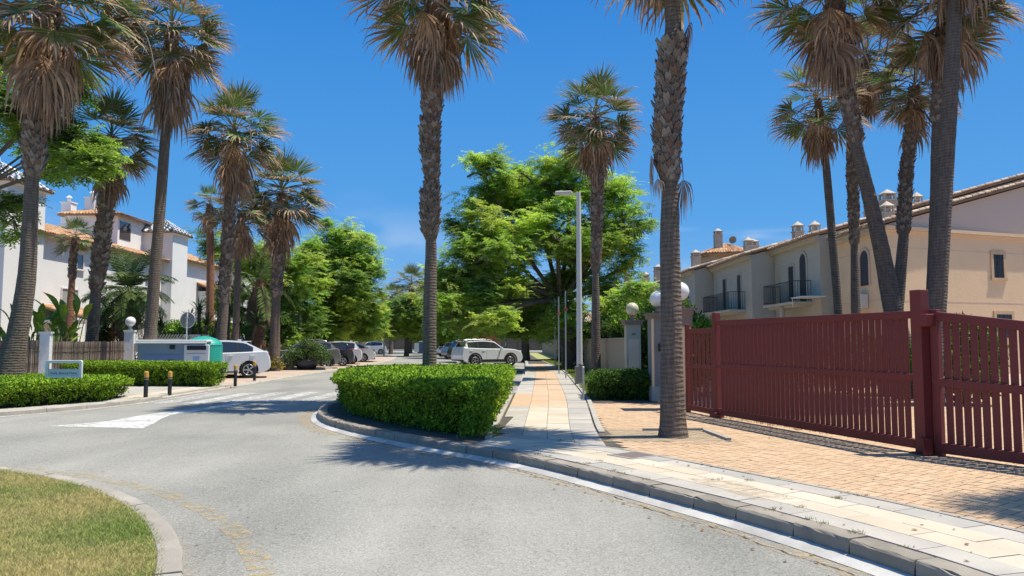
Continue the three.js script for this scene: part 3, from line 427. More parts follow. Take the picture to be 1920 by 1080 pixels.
function trunkGeo(pts, rad, seed, seg = 16, wob = 0.05) {
  const c = new THREE.CatmullRomCurve3(pts, false, 'centripetal'), L = c.getLength(), n = Math.max(8, Math.ceil(L / 0.16)), pos = [], uv = [], idx = [], K = pts.length - 1, R = rng(seed), ph = R() * 9;
  for (let i = 0; i <= n; i++) {
    const u = i / n, p = c.getPointAt(u), tt = c.getUtoTmapping(u, 0) * K, k = Math.min(K - 1, Math.floor(tt)), r = lerp(rad[k], rad[k + 1], tt - k);
    for (let j = 0; j <= seg; j++) { const a = (j / seg) * 6.28318, w = 1 + wob * (Math.sin(a * 3 + u * 9 + ph) * 0.5 + (hash2(i, j % seg, seed) - 0.5)); pos.push(p.x + Math.cos(a) * r * w, p.y, p.z + Math.sin(a) * r * w); uv.push((j / seg) * 2 * Math.PI * r, u * L); }
  }
  for (let i = 0; i < n; i++) for (let j = 0; j < seg; j++) { const a = i * (seg + 1) + j, b = a + seg + 1; idx.push(a, b, a + 1, b, b + 1, a + 1); }
  const g = new THREE.BufferGeometry(); g.setAttribute('position', new THREE.Float32BufferAttribute(pos, 3)); g.setAttribute('uv', new THREE.Float32BufferAttribute(uv, 2)); g.setIndex(idx); g.computeVertexNormals(); return { g, c, L, rad, K };
}
// an old leaf base: a split woody wedge that stands off the trunk
function bootGeo(seed) {
  const R = rng(seed), t = new Tri(), w = 0.062 + R() * 0.03, h = 0.17 + R() * 0.09, out = 0.055 + R() * 0.05, th = 0.022, bend = (R() - 0.5) * 0.05;
  const P0 = [[-w, 0, 0], [w, 0, 0]], P1 = [[-w * 1.0, h * 0.5, out * 0.55], [w * 1.0, h * 0.5, out * 0.55]], P2 = [[-w * 0.62 + bend, h * 0.92, out], [w * 0.62 + bend, h * (0.85 + R() * 0.2), out * 1.05]], mid = [bend, h * 0.74, out * 0.95];
  const back = (p) => [p[0] * 0.9, p[1] + 0.01, p[2] - th], ridge0 = [0, h * 0.05, 0.03], ridge1 = [bend * 0.5, h * 0.5, out * 0.55 + 0.025];
  const strip = (a, b, c, d) => t.quad(a, b, c, d, [0, 0], [w, 0], [w, h], [0, h]);
  strip(P0[0], ridge0, ridge1, P1[0]); strip(ridge0, P0[1], P1[1], ridge1); strip(P1[0], ridge1, mid, P2[0]); strip(ridge1, P1[1], P2[1], mid);
  strip(P2[0], mid, back(mid), back(P2[0])); strip(mid, P2[1], back(P2[1]), back(mid)); strip(P0[0], P1[0], back(P1[0]), back(P0[0])); strip(P1[0], P2[0], back(P2[0]), back(P1[0])); strip(P1[1], P0[1], back(P0[1]), back(P1[1])); strip(P2[1], P1[1], back(P1[1]), back(P2[1]));
  return t.geo();
}
const boots = Array.from({ length: 8 }, (_, i) => bootGeo(900 + i));
const pickG = (i) => boots[i];
// fan palm from pixel-measured trunk stations [px, py, width px, 1 where old leaf bases remain]
function fanPalm(label, D, st, crownPx, S, o = {}) {
  const pts = st.map((s) => P(s[0], s[1], D)), rad = st.map((s) => (s[2] / 2) * D / FOC * (s[3] ? 0.82 : 1)), seed = o.seed ?? 1, R = rng(seed * 77 + 5);
  if (pts[0].y > 0.05) { pts.unshift(V3(pts[0].x + (pts[0].x - pts[1].x) * 0.15, 0.02, pts[0].z)); rad.unshift(rad[0] * 1.15); st = [st[0], ...st]; }
  else pts[0].y = Math.max(pts[0].y, 0.02);
  const base = pts[0].clone(); const th = thing(o.name ?? 'palm_tree', label, 'palm tree', [base.x, 0, base.z], 0, o.group ?? 'fan palms along the street');
  const loc = pts.map((p) => p.clone().sub(V3(base.x, 0, base.z)));
  const c = P(crownPx[0], crownPx[1], D).sub(V3(base.x, 0, base.z)); loc.push(c); rad.push(rad[rad.length - 1] * 0.8);
  const T = trunkGeo(loc, rad, seed, o.seg ?? 18); part(th, 'trunk', T.g, o.bark ?? M.bark);
  // leaf bases
  const list = []; const K = T.K;
  const n = Math.ceil(T.L / 0.02);
  let a = 0, u = 0;
  while (u < 1) {
    const tt = T.c.getUtoTmapping(u, 0) * K, k = Math.min(K - 1, Math.floor(tt)), isB = (st[Math.min(st.length - 1, k)]?.[3]) || k >= st.length - 1 && o.topBoots !== 0;
    const r = lerp(T.rad[k], T.rad[k + 1], tt - k), bs = clamp(r / 0.2, 0.45, 1.15) * (o.bootS ?? 1);
    if (isB) { const p = T.c.getPointAt(u); list.push({ p: V3(p.x + Math.sin(a) * r * 0.93, p.y, p.z + Math.cos(a) * r * 0.93), a: a + (R() - 0.5) * 0.2, s: bs * (0.8 + R() * 0.45), tilt: (R() - 0.35) * 0.35, g: Math.floor(R() * 8), m: Math.floor(R() * 4) }); }
    a += 2.39996 + (R() - 0.5) * 0.2; u += (0.0105 * bs * bs / Math.max(0.5, r / 0.2)) * (isB ? 1 : 1.2) / T.L * (o.bootGap ?? 1);
  }
  const toM = (b) => M4(b.p, b.a, b.s, b.tilt);
  if (o.nearBoots) { const vis = list.filter((b) => Math.cos(b.a) > -0.35); const one = vis.slice(0, 290); one.forEach((b) => { const m = part(th, 'leaf_base', pickG(b.g), M.boot[b.m]); m.applyMatrix4(toM(b)); }); const rest = list.filter((b) => !one.includes(b)); for (let v = 0; v < 4; v++) { const q = rest.filter((b) => b.m === v); if (q.length) part(th, 'old_leaf_bases', merge(q.map((b) => pickG(b.g).clone().applyMatrix4(toM(b)))), M.boot[v], { kind: 'stuff' }); } }
  else if (list.length) for (let v = 0; v < 4; v += 1) { const q = list.filter((b) => b.m === v); if (q.length) part(th, 'old_leaf_bases', merge(q.map((b) => pickG(b.g).clone().applyMatrix4(toM(b)))), M.boot[v], { kind: 'stuff' }); }
  fanCrown(th, c, S, o, seed * 13 + 1);
  return th;
}
// feather frond (date palm) along +z
function featherFrond(elev, seed, L = 2.2, dead = 0) {
  const R = rng(seed), t = new Tri(), g = dead ? [0.15, 0.105, 0.07] : [0.13, 0.20, 0.055]; let p = V3(0, 0, 0), d = V3(0, Math.sin(elev), Math.cos(elev)); const n = 14, side = V3(1, 0, 0);
  for (let i = 0; i < n; i++) {
    const q = p.clone().addScaledVector(d, L / n), w = lerp(0.025, 0.006, i / n); t.quad([p.x - w, p.y, p.z], [p.x + w, p.y, p.z], [q.x + w * 0.8, q.y, q.z], [q.x - w * 0.8, q.y, q.z], 0, 0, 0, 0, dead ? g : [0.2, 0.2, 0.08]);
    if (i > 1) for (const s of [-1, 1]) for (let k = 0; k < 2; k++) { const o = p.clone().lerp(q, k / 2), ll = 0.42 * Math.sin(Math.PI * clamp((i + 1) / (n + 1.5), 0, 1)) * (0.8 + R() * 0.4) + 0.1, dd = side.clone().multiplyScalar(s * 0.8).addScaledVector(d, 0.6).add(V3(0, 0.22 - R() * 0.45 - dead * .5, 0)).normalize(), e = o.clone().addScaledVector(dd, ll).add(V3(0, -0.08, 0)), m = o.clone().lerp(e, 0.45).addScaledVector(d, 0.034), m2 = o.clone().lerp(e, 0.45).addScaledVector(d, -0.034), kk = 0.7 + R() * 0.6; t.quad(o, m, e, m2, 0, 0, 0, 0, g.map((x) => x * kk)); }
    p = q; d = d.clone().add(V3(0, -0.11 - dead * 0.12, 0)).normalize();
  }
  return t.geo();
}
const feathers = [75, 50, 25, 0, -30].map((e, i) => featherFrond(e * Math.PI / 180, 40 + i)), featherDead = [-35, -60].map((e, i) => featherFrond(e * Math.PI / 180, 60 + i, 2.0, 1));
function datePalm(label, D, px, py0, py1, wpx, S, n, seed, skirt = 14) {
  const b = P(px, py0, D), c = P(px, py1, D), th = thing('date_palm', label, 'palm tree', [b.x, 0, b.z]), h = c.y, r = wpx / 2 * D / FOC, R = rng(seed);
  const T = trunkGeo([V3(0, 0.05, 0), V3(0, h * 0.5, 0), V3(0, h * 0.85, 0), V3(0, h, 0)], [r * 1.05, r, r * 1.1, r * 0.7], seed, 14, 0.1); part(th, 'trunk', T.g, M.barkRed);
  const L = []; for (let i = 0; i < 160; i++) { const y = R() * h, a = R() * 6.28; L.push(boots[i % 8].clone().applyMatrix4(M4([Math.sin(a) * r * 0.95, y, Math.cos(a) * r * 0.95], a, 1.2, 0.1))); } part(th, 'old_leaf_bases', merge(L), M.boot[3], { kind: 'stuff' });
  for (let i = 0; i < n; i++) { const m = part(th, 'frond', feathers[Math.min(4, Math.floor(Math.pow(i / n, 0.8) * 5))], M.frond); m.position.set(0, h, 0); m.rotation.set(0, i * 2.4 + R() * 0.4, (R() - 0.5) * 0.4, 'YXZ'); m.scale.setScalar(S * (0.85 + R() * 0.3)); }
  for (let i = 0; i < skirt; i++) { const m = part(th, 'dead_frond', featherDead[i % 2], M.deadFrond); m.position.set(0, h - R() * 0.4, 0); m.rotation.set(0, i * 2.4 + R(), 0, 'YXZ'); m.scale.setScalar(S * (0.7 + R() * 0.3)); }
  return th;
}
// sword-leaf rosettes (yucca) and paddle leaves (strelitzia)
function swordLeaf(L, w, bend, col) { const t = new Tri(), n = 4; let p = V3(0, 0, 0), d = V3(0, 0.75, 0.66).normalize(), pr = [V3(-w * 0.6, 0, 0), V3(w * 0.6, 0, 0)]; for (let i = 1; i <= n; i++) { p = p.clone().addScaledVector(d, L / n); d = d.clone().add(V3(0, -bend, 0)).normalize(); const ww = w * (i === n ? 0.03 : i === 1 ? 1 : 1 - (i - 1) / n * 0.8), c = [V3(p.x - ww, p.y, p.z), V3(p.x + ww, p.y, p.z)]; t.quad(pr[0], pr[1], c[1], c[0], 0, 0, 0, 0, col.map((x) => x * (0.8 + 0.1 * i))); pr = c; } return t.geo(); }
const swords = [swordLeaf(0.55, 0.025, 0.06, [0.06, 0.10, 0.035]), swordLeaf(0.6, 0.03, 0.18, [0.085, 0.14, 0.04]), swordLeaf(0.5, 0.025, 0.3, [0.045, 0.08, 0.03])];
function paddle(seed) { const R = rng(seed), t = new Tri(), L = 1.3 + R() * 1.1, lb = 0.85 + R() * 0.3, col = [0.19, 0.29, 0.045]; t.quad([-0.02, 0, 0], [0.02, 0, 0], [0.015, L, 0.12], [-0.015, L, 0.12], 0, 0, 0, 0, [0.17, 0.2, 0.06]); let pr = null; const n = 6; for (let i = 0; i <= n; i++) { const u = i / n, w = 0.125 * Math.sin(Math.PI * (0.08 + u * 0.9)), y = L + lb * u * (1 - 0.25 * u), z = 0.12 + u * u * lb * 0.55, c = [V3(-w, y + w * 0.25, z), V3(0, y, z), V3(w, y + w * 0.25, z)]; if (pr) { const k = 0.8 + R() * 0.5; t.quad(pr[0], pr[1], c[1], c[0], 0, 0, 0, 0, col.map((x) => x * k)); t.quad(pr[1], pr[2], c[2], c[1], 0, 0, 0, 0, col.map((x) => x * k * 1.1)); } pr = c; } return t.geo(); }
const paddles = [1, 2, 3, 4].map((s) => paddle(s));
function yucca(label, pos, heads, seed, S = 1, name = 'yucca') {
  const th = thing(name, label, 'plant', pos), R = rng(seed);
  heads.forEach(([x, y, z]) => { part(th, 'stem', tube([[x * 0.3, 0, z * 0.3], [x * 0.7, y * 0.5, z * 0.6], [x, y, z]], 0.07 * S, 7, 6), M.wood); const L = []; for (let i = 0; i < 46; i++) L.push(swords[i % 3].clone().applyMatrix4(M4([x, y - 0.1 + (R() - .5) * 0.2, z], i * 2.4, S * (0.8 + R() * 0.5), lerp(-0.5, 1.25, i / 46)))); part(th, 'leaf_rosette', merge(L), M.hedgeLeaf, { kind: 'stuff' }); });
  return th;
}
function strelitzia(label, pos, n, seed, S = 1) { const th = thing('strelitzia', label, 'plant', pos), R = rng(seed); for (let i = 0; i < n; i++) { const m = part(th, 'leaf', paddles[i % 4], M.hedgeLeaf); m.position.set((R() - 0.5) * 0.7, 0, (R() - 0.5) * 0.7); m.rotation.set((R() - 0.25) * 0.45, R() * 6.28, (R() - 0.5) * 0.3, 'YXZ'); m.scale.setScalar(S * (0.75 + R() * 0.5)); } return th; }

// leaf sprays for hedges, bushes and trees
function leafSpray(seed, n, spread, lw, ll, droop = 0, cols = [[1, 1, 1]], flat = false) { const R = rng(seed), t = new Tri(); for (let i = 0; i < n; i++) { const o = V3((R() - 0.5) * spread, (R() - 0.5) * spread * 0.7, (R() - 0.5) * spread), d = V3(R() - 0.5, flat ? R() * 0.5 : R() - 0.35 - droop, R() - 0.5).normalize(), s = d.clone().cross(flat ? V3((R() - 0.5) * 0.7, 1, (R() - 0.5) * 0.7) : V3(R() - 0.5, R() - 0.5, R() - 0.5)).normalize(), nn = s.clone().cross(d), L = ll * (0.7 + R() * 0.6), w = lw * (0.7 + R() * 0.6), c = cols[Math.floor(R() * cols.length)], k = 0.75 + R() * 0.5, a = o, b = o.clone().addScaledVector(d, L * 0.45).addScaledVector(s, w), e = o.clone().addScaledVector(d, L).addScaledVector(nn, L * 0.12), f = o.clone().addScaledVector(d, L * 0.45).addScaledVector(s, -w); t.quad(a, b, e, f, 0, 0, 0, 0, c.map((x) => x * k)); } return t.geo(); }
// compound leaf spray: several feathery rachises of paired leaflets
function featherSpray(seed, n = 5, L = 0.58, ll = 0.115, lw = 0.036) { const R = rng(seed), t = new Tri(); for (let i = 0; i < n; i++) { const a = R() * 6.28, e = R() * 0.9 - 0.25; let d = V3(Math.cos(a) * Math.cos(e), Math.sin(e), Math.sin(a) * Math.cos(e)), p = V3((R() - .5) * 0.2, (R() - .5) * 0.2, (R() - .5) * 0.2); const m = 8, side = d.clone().cross(UP).normalize(); for (let k = 0; k < m; k++) { p = p.clone().addScaledVector(d, L / m); d = d.clone().add(V3(0, -0.09, 0)).normalize(); const kk = 0.7 + R() * 0.6; for (const s of [-1, 1]) { const dd = side.clone().multiplyScalar(s).addScaledVector(d, 0.35).add(V3(0, (R() - 0.5) * 0.7, 0)).normalize(), q = p.clone().addScaledVector(dd, ll * (0.8 + R() * 0.5)), mm = p.clone().lerp(q, 0.5), w = d.clone().multiplyScalar(lw); t.quad(p, mm.clone().add(w), q, mm.clone().sub(w), 0, 0, 0, 0, [kk, kk, kk]); } } } return t.geo(); }
const topSprays = [1, 2, 3].map((s) => leafSpray(s, 9, 0.13, 0.019, 0.052, 0, [[1, 1, 1]], true)), hedgeSprays = [1, 2, 3].map((s) => leafSpray(s, 9, 0.13, 0.017, 0.05)), bushSprays = [4, 5, 6].map((s) => leafSpray(s, 10, 0.26, 0.028, 0.085)), treeSprays = [11, 12, 13].map((s) => featherSpray(s));
const bigSprays = [21, 22].map((s) => featherSpray(s, 6, 0.8, 0.16, 0.05));
function pickColor(R, cols) { const c = cols[Math.floor(R() * cols.length)], k = 0.75 + R() * 0.5; return rgb(c[0] * k, c[1] * k, c[2] * k); }
const HEDGE = [[0.21, 0.34, 0.022], [0.16, 0.28, 0.02], [0.26, 0.385, 0.026], [0.11, 0.20, 0.018]];
// clipped hedge: leaf shell over a dark twiggy heart; poly is its outline on the ground
function hedge(label, poly, y0, h, dens, seed, o = {}) {
  const cx = poly.reduce((a, p) => a + p[0], 0) / poly.length, cz = poly.reduce((a, p) => a + p[1], 0) / poly.length;
  const th = thing(o.name ?? 'hedge', label, o.cat ?? 'hedge', [cx, y0, cz], 0, o.group), R = rng(seed), L = poly.map((p) => [p[0] - cx, p[1] - cz]), cols = o.cols ?? HEDGE, sprays = o.sprays ?? hedgeSprays, rs = o.round ?? 0.1;
  const ccw = L.reduce((a, p, i) => { const q = L[(i + 1) % L.length]; return a + p[0] * q[1] - q[0] * p[1]; }, 0) > 0 ? 1 : -1; const inset = (d) => L.map((p, i) => { const a = L[(i + L.length - 1) % L.length], b = L[(i + 1) % L.length], n1 = [-(p[1] - a[1]), p[0] - a[0]], n2 = [-(b[1] - p[1]), b[0] - p[0]], l1 = Math.hypot(...n1), l2 = Math.hypot(...n2); let nx = n1[0] / l1 + n2[0] / l2, nz = n1[1] / l1 + n2[1] / l2; const l = Math.max(0.5, (nx * nx + nz * nz) / 2); return [p[0] + ccw * nx / l * d, p[1] + ccw * nz / l * d]; });
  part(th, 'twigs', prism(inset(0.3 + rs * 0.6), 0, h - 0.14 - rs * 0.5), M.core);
  const lists = sprays.map(() => []), tops = topSprays.map(() => []), add = (x, y, z, s, L2 = lists) => L2[Math.floor(R() * sprays.length)].push([M4([x, y, z], R() * 6.28, s * (0.75 + R() * 0.5), (R() - 0.5) * 1.2), pickColor(R, cols)]);
  const xs = L.map((p) => p[0]), zs = L.map((p) => p[1]), x0 = Math.min(...xs), x1 = Math.max(...xs), z0 = Math.min(...zs), z1 = Math.max(...zs), S = o.s ?? 1;
  const bump = (x, z) => (fbm((x + 50) / 3, (z + 50) / 3, 64, 64, 3, seed) - 0.5) * (o.rough ?? 0.14);
  const edge = (x, z) => { let m = 9; for (let i = 0; i < L.length; i++) { const a = L[i], b = L[(i + 1) % L.length], dx = b[0] - a[0], dz = b[1] - a[1], k = clamp(((x - a[0]) * dx + (z - a[1]) * dz) / (dx * dx + dz * dz), 0, 1); m = Math.min(m, Math.hypot(x - a[0] - k * dx, z - a[1] - k * dz)); } return m; };
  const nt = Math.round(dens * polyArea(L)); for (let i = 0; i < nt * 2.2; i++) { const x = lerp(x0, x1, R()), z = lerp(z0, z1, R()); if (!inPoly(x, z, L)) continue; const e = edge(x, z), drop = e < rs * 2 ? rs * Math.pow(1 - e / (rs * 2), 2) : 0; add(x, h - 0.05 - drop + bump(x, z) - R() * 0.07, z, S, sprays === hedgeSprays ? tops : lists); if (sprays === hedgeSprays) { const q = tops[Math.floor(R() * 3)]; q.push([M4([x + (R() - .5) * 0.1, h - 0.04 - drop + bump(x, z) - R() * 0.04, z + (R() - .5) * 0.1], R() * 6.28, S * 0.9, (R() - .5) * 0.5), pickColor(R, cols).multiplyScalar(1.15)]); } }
  for (let i = 0; i < L.length; i++) { const a = L[i], b = L[(i + 1) % L.length], len = Math.hypot(b[0] - a[0], b[1] - a[1]), n = Math.round(len * h * dens * 1.15); let nx = (b[1] - a[1]) / len, nz = -(b[0] - a[0]) / len; const mx = (a[0] + b[0]) / 2, mz = (a[1] + b[1]) / 2; if (inPoly(mx + nx * 0.02, mz + nz * 0.02, L)) { nx = -nx; nz = -nz; } for (let k = 0; k < n; k++) { const u = R(), y = R() * (h - 0.04), tk = y > h - rs * 2 ? rs * Math.pow((y - h + rs * 2) / (rs * 2), 2) : 0, under = y < 0.2 ? (0.2 - y) * 0.35 : 0, ins = 0.02 + tk + under + (1 - y / h) * (o.undercut ?? 0.16) + Math.pow(R(), 1.4) * 0.2 + bump(u * len + i * 7, y) * -0.8; if (y < 0.1 && R() < 0.45) continue; add(lerp(a[0], b[0], u) - nx * ins, y, lerp(a[1], b[1], u) - nz * ins, S); } }
  lists.forEach((l, i) => l.length && inst(th, 'foliage', sprays[i], M.hedgeLeaf, l)); tops.forEach((l, i) => l.length && inst(th, 'foliage', topSprays[i], M.hedgeLeaf, l));
  return th;
}
// loose bush of ellipsoid lobes [x, y, z, r, ry]
function bush(name, label, pos, lobes, n, seed, cols, sprays = bushSprays, group, cat = 'bush') {
  const th = thing(name, label, cat, pos, 0, group), R = rng(seed), lists = sprays.map(() => []);
  lobes.forEach(([x, y, z, r, ry]) => { for (let i = 0; i < n; i++) { const v = V3(R() - 0.5, R() - 0.5, R() - 0.5).normalize().multiplyScalar(Math.pow(R(), 0.45)); lists[i % sprays.length].push([M4([x + v.x * r, Math.max(0.05, y + v.y * ry), z + v.z * r], R() * 6.28, 0.8 + R() * 0.5, (R() - .5) * 1.4), pickColor(R, cols)]); } part(th, 'stem', tube([[x * 0.2, 0, z * 0.2], [x * 0.6, y * 0.5, z * 0.7], [x, y, z]], 0.025, 5, 5), M.wood); });
  lists.forEach((l, i) => l.length && inst(th, 'foliage', sprays[i], M.hedgeLeaf, l)); return th;
}
const LIME = [[0.36, 0.53, 0.06], [0.43, 0.58, 0.07], [0.31, 0.48, 0.06], [0.25, 0.42, 0.055], [0.49, 0.60, 0.09]];
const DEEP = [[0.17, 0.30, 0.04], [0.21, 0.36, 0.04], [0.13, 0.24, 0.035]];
// broadleaf tree: lobes in pixels [px, py, rx px, ry px, depth offset m] hold clumps of sprays; limbs reach to each clump
function broadTree(label, D, basePx, forkPx, lobes, o = {}) {
  const R = rng(o.seed ?? 5), b = P(basePx[0], basePx[1], D), base = V3(b.x, 0, -D), th = thing('broadleaf_tree', label, 'tree', [base.x, 0, base.z], 0, o.group ?? 'leafy street trees');
  const f = P(forkPx[0], forkPx[1], D).sub(base), r0 = (o.trunkPx ?? 20) / 2 * D / FOC, px2m = D / FOC;
  part(th, 'trunk', trunkGeo([V3(0, 0.02, 0), V3(f.x * 0.15, f.y * 0.4, 0), V3(f.x * 0.6, f.y * 0.8, 0), f], [r0 * 1.3, r0, r0 * 0.9, r0 * 0.75], 3, 10, 0.12).g, M.wood);
  const sprays = o.sprays ?? treeSprays, lists = sprays.map(() => []), cols = o.cols ?? LIME, limbs = [], clumpR = o.clump ?? 0.85, per = Math.round((o.per ?? 34) * 0.5);
  for (const [px, py, rx, ry, dz = 0] of lobes) {
    const c = P(px, py, D).sub(base); c.z += dz; const ax = rx * px2m, ay = ry * px2m, vol = ax * ay * ax, n = Math.round(clamp((o.fill ?? 1) * 4.0 * Math.pow(vol, 0.72), 4, 220));
    limbs.push(tube([[f.x, f.y * 0.97, f.z], [lerp(f.x, c.x, 0.45), lerp(f.y, c.y, 0.35), lerp(f.z, c.z, 0.5)], [c.x, c.y - ay * 0.15, c.z]], r0 * 0.26, 6, 7));
    const nb = Math.min(7, 2 + Math.round(n / 8)), hubs = []; for (let i = 0; i < nb; i++) { const v = V3(R() - 0.5, R() - 0.45, R() - 0.5).normalize(); const e = V3(c.x + v.x * ax * 0.62, c.y + v.y * ay * 0.62, c.z + v.z * ax * 0.62); hubs.push(e); limbs.push(tube([[c.x, c.y - ay * 0.15, c.z], [lerp(c.x, e.x, 0.5), lerp(c.y, e.y, 0.5) + 0.15, lerp(c.z, e.z, 0.5)], [e.x, e.y, e.z]], r0 * 0.16, 5, 5)); }
    for (let i = 0; i < n; i++) {
      const v = V3(R() - 0.5, R() - 0.5, R() - 0.5).normalize().multiplyScalar(Math.pow(R(), 0.3) * (0.72 + R() * 0.42)), q = V3(c.x + v.x * ax, c.y + v.y * ay, c.z + v.z * ax), k = clumpR * (0.6 + R() * 0.8), tone = pickColor(R, cols);
      if (i % 3 === 0) { const h = hubs.reduce((m, e) => (e.distanceToSquared(q) < m.distanceToSquared(q) ? e : m)); limbs.push(tube([[h.x, h.y, h.z], [lerp(h.x, q.x, 0.5), lerp(h.y, q.y, 0.5) + 0.08, lerp(h.z, q.z, 0.5)], [q.x, q.y, q.z]], r0 * 0.06 + 0.008, 4, 4)); }
      for (let s = 0; s < per; s++) { const w = V3(R() - 0.5, R() - 0.5, R() - 0.5).normalize().multiplyScalar(Math.pow(R(), 0.5)), kk = 0.8 + R() * 0.4; lists[s % sprays.length].push([M4([q.x + w.x * k, q.y + w.y * k * 0.75 - (w.x * w.x + w.z * w.z) * k * 0.25, q.z + w.z * k], R() * 6.28, 0.8 + R() * 0.5, (R() - 0.5) * 0.8), rgb(tone.r * kk, tone.g * kk, tone.b * kk)]); }
    }
  }
  part(th, 'limbs', merge(limbs), M.wood);
  lists.forEach((l, i) => l.length && inst(th, 'crown', sprays[i], M.treeLeaf, l));
  return th;
}

// ================= BUILDINGS =================
const barrel = (() => { const t = new Tri(), n = 6, L = 0.46; for (let i = 0; i < n; i++) { const a0 = Math.PI * i / n, a1 = Math.PI * (i + 1) / n, r0 = 0.098, r1 = 0.082; t.quad([Math.cos(a0) * r0, Math.sin(a0) * r0, 0], [Math.cos(a1) * r0, Math.sin(a1) * r0, 0], [Math.cos(a1) * r1, Math.sin(a1) * r1 - 0.012, L], [Math.cos(a0) * r1, Math.sin(a0) * r1 - 0.012, L]); } for (let i = 1; i < n - 1; i++) { const f = (k) => [Math.cos(Math.PI * k / n) * 0.098, Math.sin(Math.PI * k / n) * 0.098, 0]; t.tri(f(0), f(i), f(i + 1)); t.tri(f(0), f(n - 1), f(n)); } return t.geo(); })();
// barrel-tiled roof plane: eave A -> B, ridge D -> C (D above A)
function tiledPlane(parent, A, B, C, D, cols, seed, mat = M.tileMat, gap = 0.225) {
  const R = rng(seed), v = (p) => V3(...p), a = v(A), b = v(B), c = v(C), d = v(D), nU = Math.max(2, Math.round(Math.max(a.distanceTo(b), d.distanceTo(c)) / gap)), nV = Math.max(1, Math.round(Math.max(a.distanceTo(d), b.distanceTo(c)) / 0.4)), L = [];
  const at = (u, w) => a.clone().lerp(b, u).lerp(d.clone().lerp(c, u), w), N0 = b.clone().sub(a).cross(d.clone().sub(a)).normalize(); if (N0.y < 0) N0.multiplyScalar(-1);
  for (let i = 0; i <= nU; i++) for (let j = 0; j < nV; j++) {
    const u = i / nU, w0 = (j) / nV, p = at(u, w0), q = at(u, (j + 1) / nV); const wU = at(Math.min(1, u + 0.01), w0).distanceTo(at(Math.max(0, u - 0.01), w0)); if (wU < 0.0005) continue;
    const z = q.clone().sub(p), len = z.length(); z.normalize(); const x = N0.clone().cross(z).normalize(), y = z.clone().cross(x); const sx = Math.min(1, (at(Math.min(1, u + .5 / nU), w0).distanceTo(at(Math.max(0, u - .5 / nU), w0))) / gap * (i === 0 || i === nU ? 2 : 1) + 0.05); if (sx < 0.25 && (i * 7 + j) % 3) continue;
    const m = new THREE.Matrix4().makeBasis(x.multiplyScalar(Math.max(0.35, sx)), y, z.multiplyScalar(len / 0.4)).setPosition(p.x + (R() - .5) * 0.012, p.y + 0.04 + (R() - .5) * 0.01, p.z); const cc = typeof cols === 'function' ? cols(i, j, R) : cols[Math.floor(R() * cols.length)], k = 0.85 + R() * 0.3; L.push([m, rgb(cc.r * k, cc.g * k, cc.b * k)]);
  }
  const t = new Tri(), dn = N0.clone().multiplyScalar(-0.1), lo = (p) => p.clone().add(dn); t.quad(a, b, c, d); t.quad(lo(a), lo(d), lo(c), lo(b)); t.quad(a, lo(a), lo(b), b); t.quad(a, d, lo(d), lo(a)); t.quad(b, lo(b), lo(c), c);
  const bed = part(parent, 'roof', t.geo(), M.tileBed); inst(bed, 'roof_tiles', barrel, mat, L); return bed;
}
function chimneyStack(parent, x, y0, y1, z, w) {
  const c = part(parent, 'chimney', merge([box(w, y1 - y0, w, x, (y0 + y1) / 2, z), box(w * 1.18, 0.07, w * 1.18, x, y1 + 0.035, z)]), M.chimney);
  const L = []; for (const [a, b] of [[-1, -1], [1, -1], [1, 1], [-1, 1]]) L.push(box(w * 0.16, 0.26, w * 0.16, x + a * w * 0.4, y1 + 0.2, z + b * w * 0.4));
  part(c, 'chimney_cap', merge([...L, box(w * 1.12, 0.05, w * 1.12, x, y1 + 0.355, z), new THREE.ConeGeometry(w * 0.72, 0.26, 4).rotateY(0.785).translate(x, y1 + 0.51, z), box(w * 0.5, 0.2, w * 0.5, x, y1 + 0.17, z)]), M.chimney); return c;
}
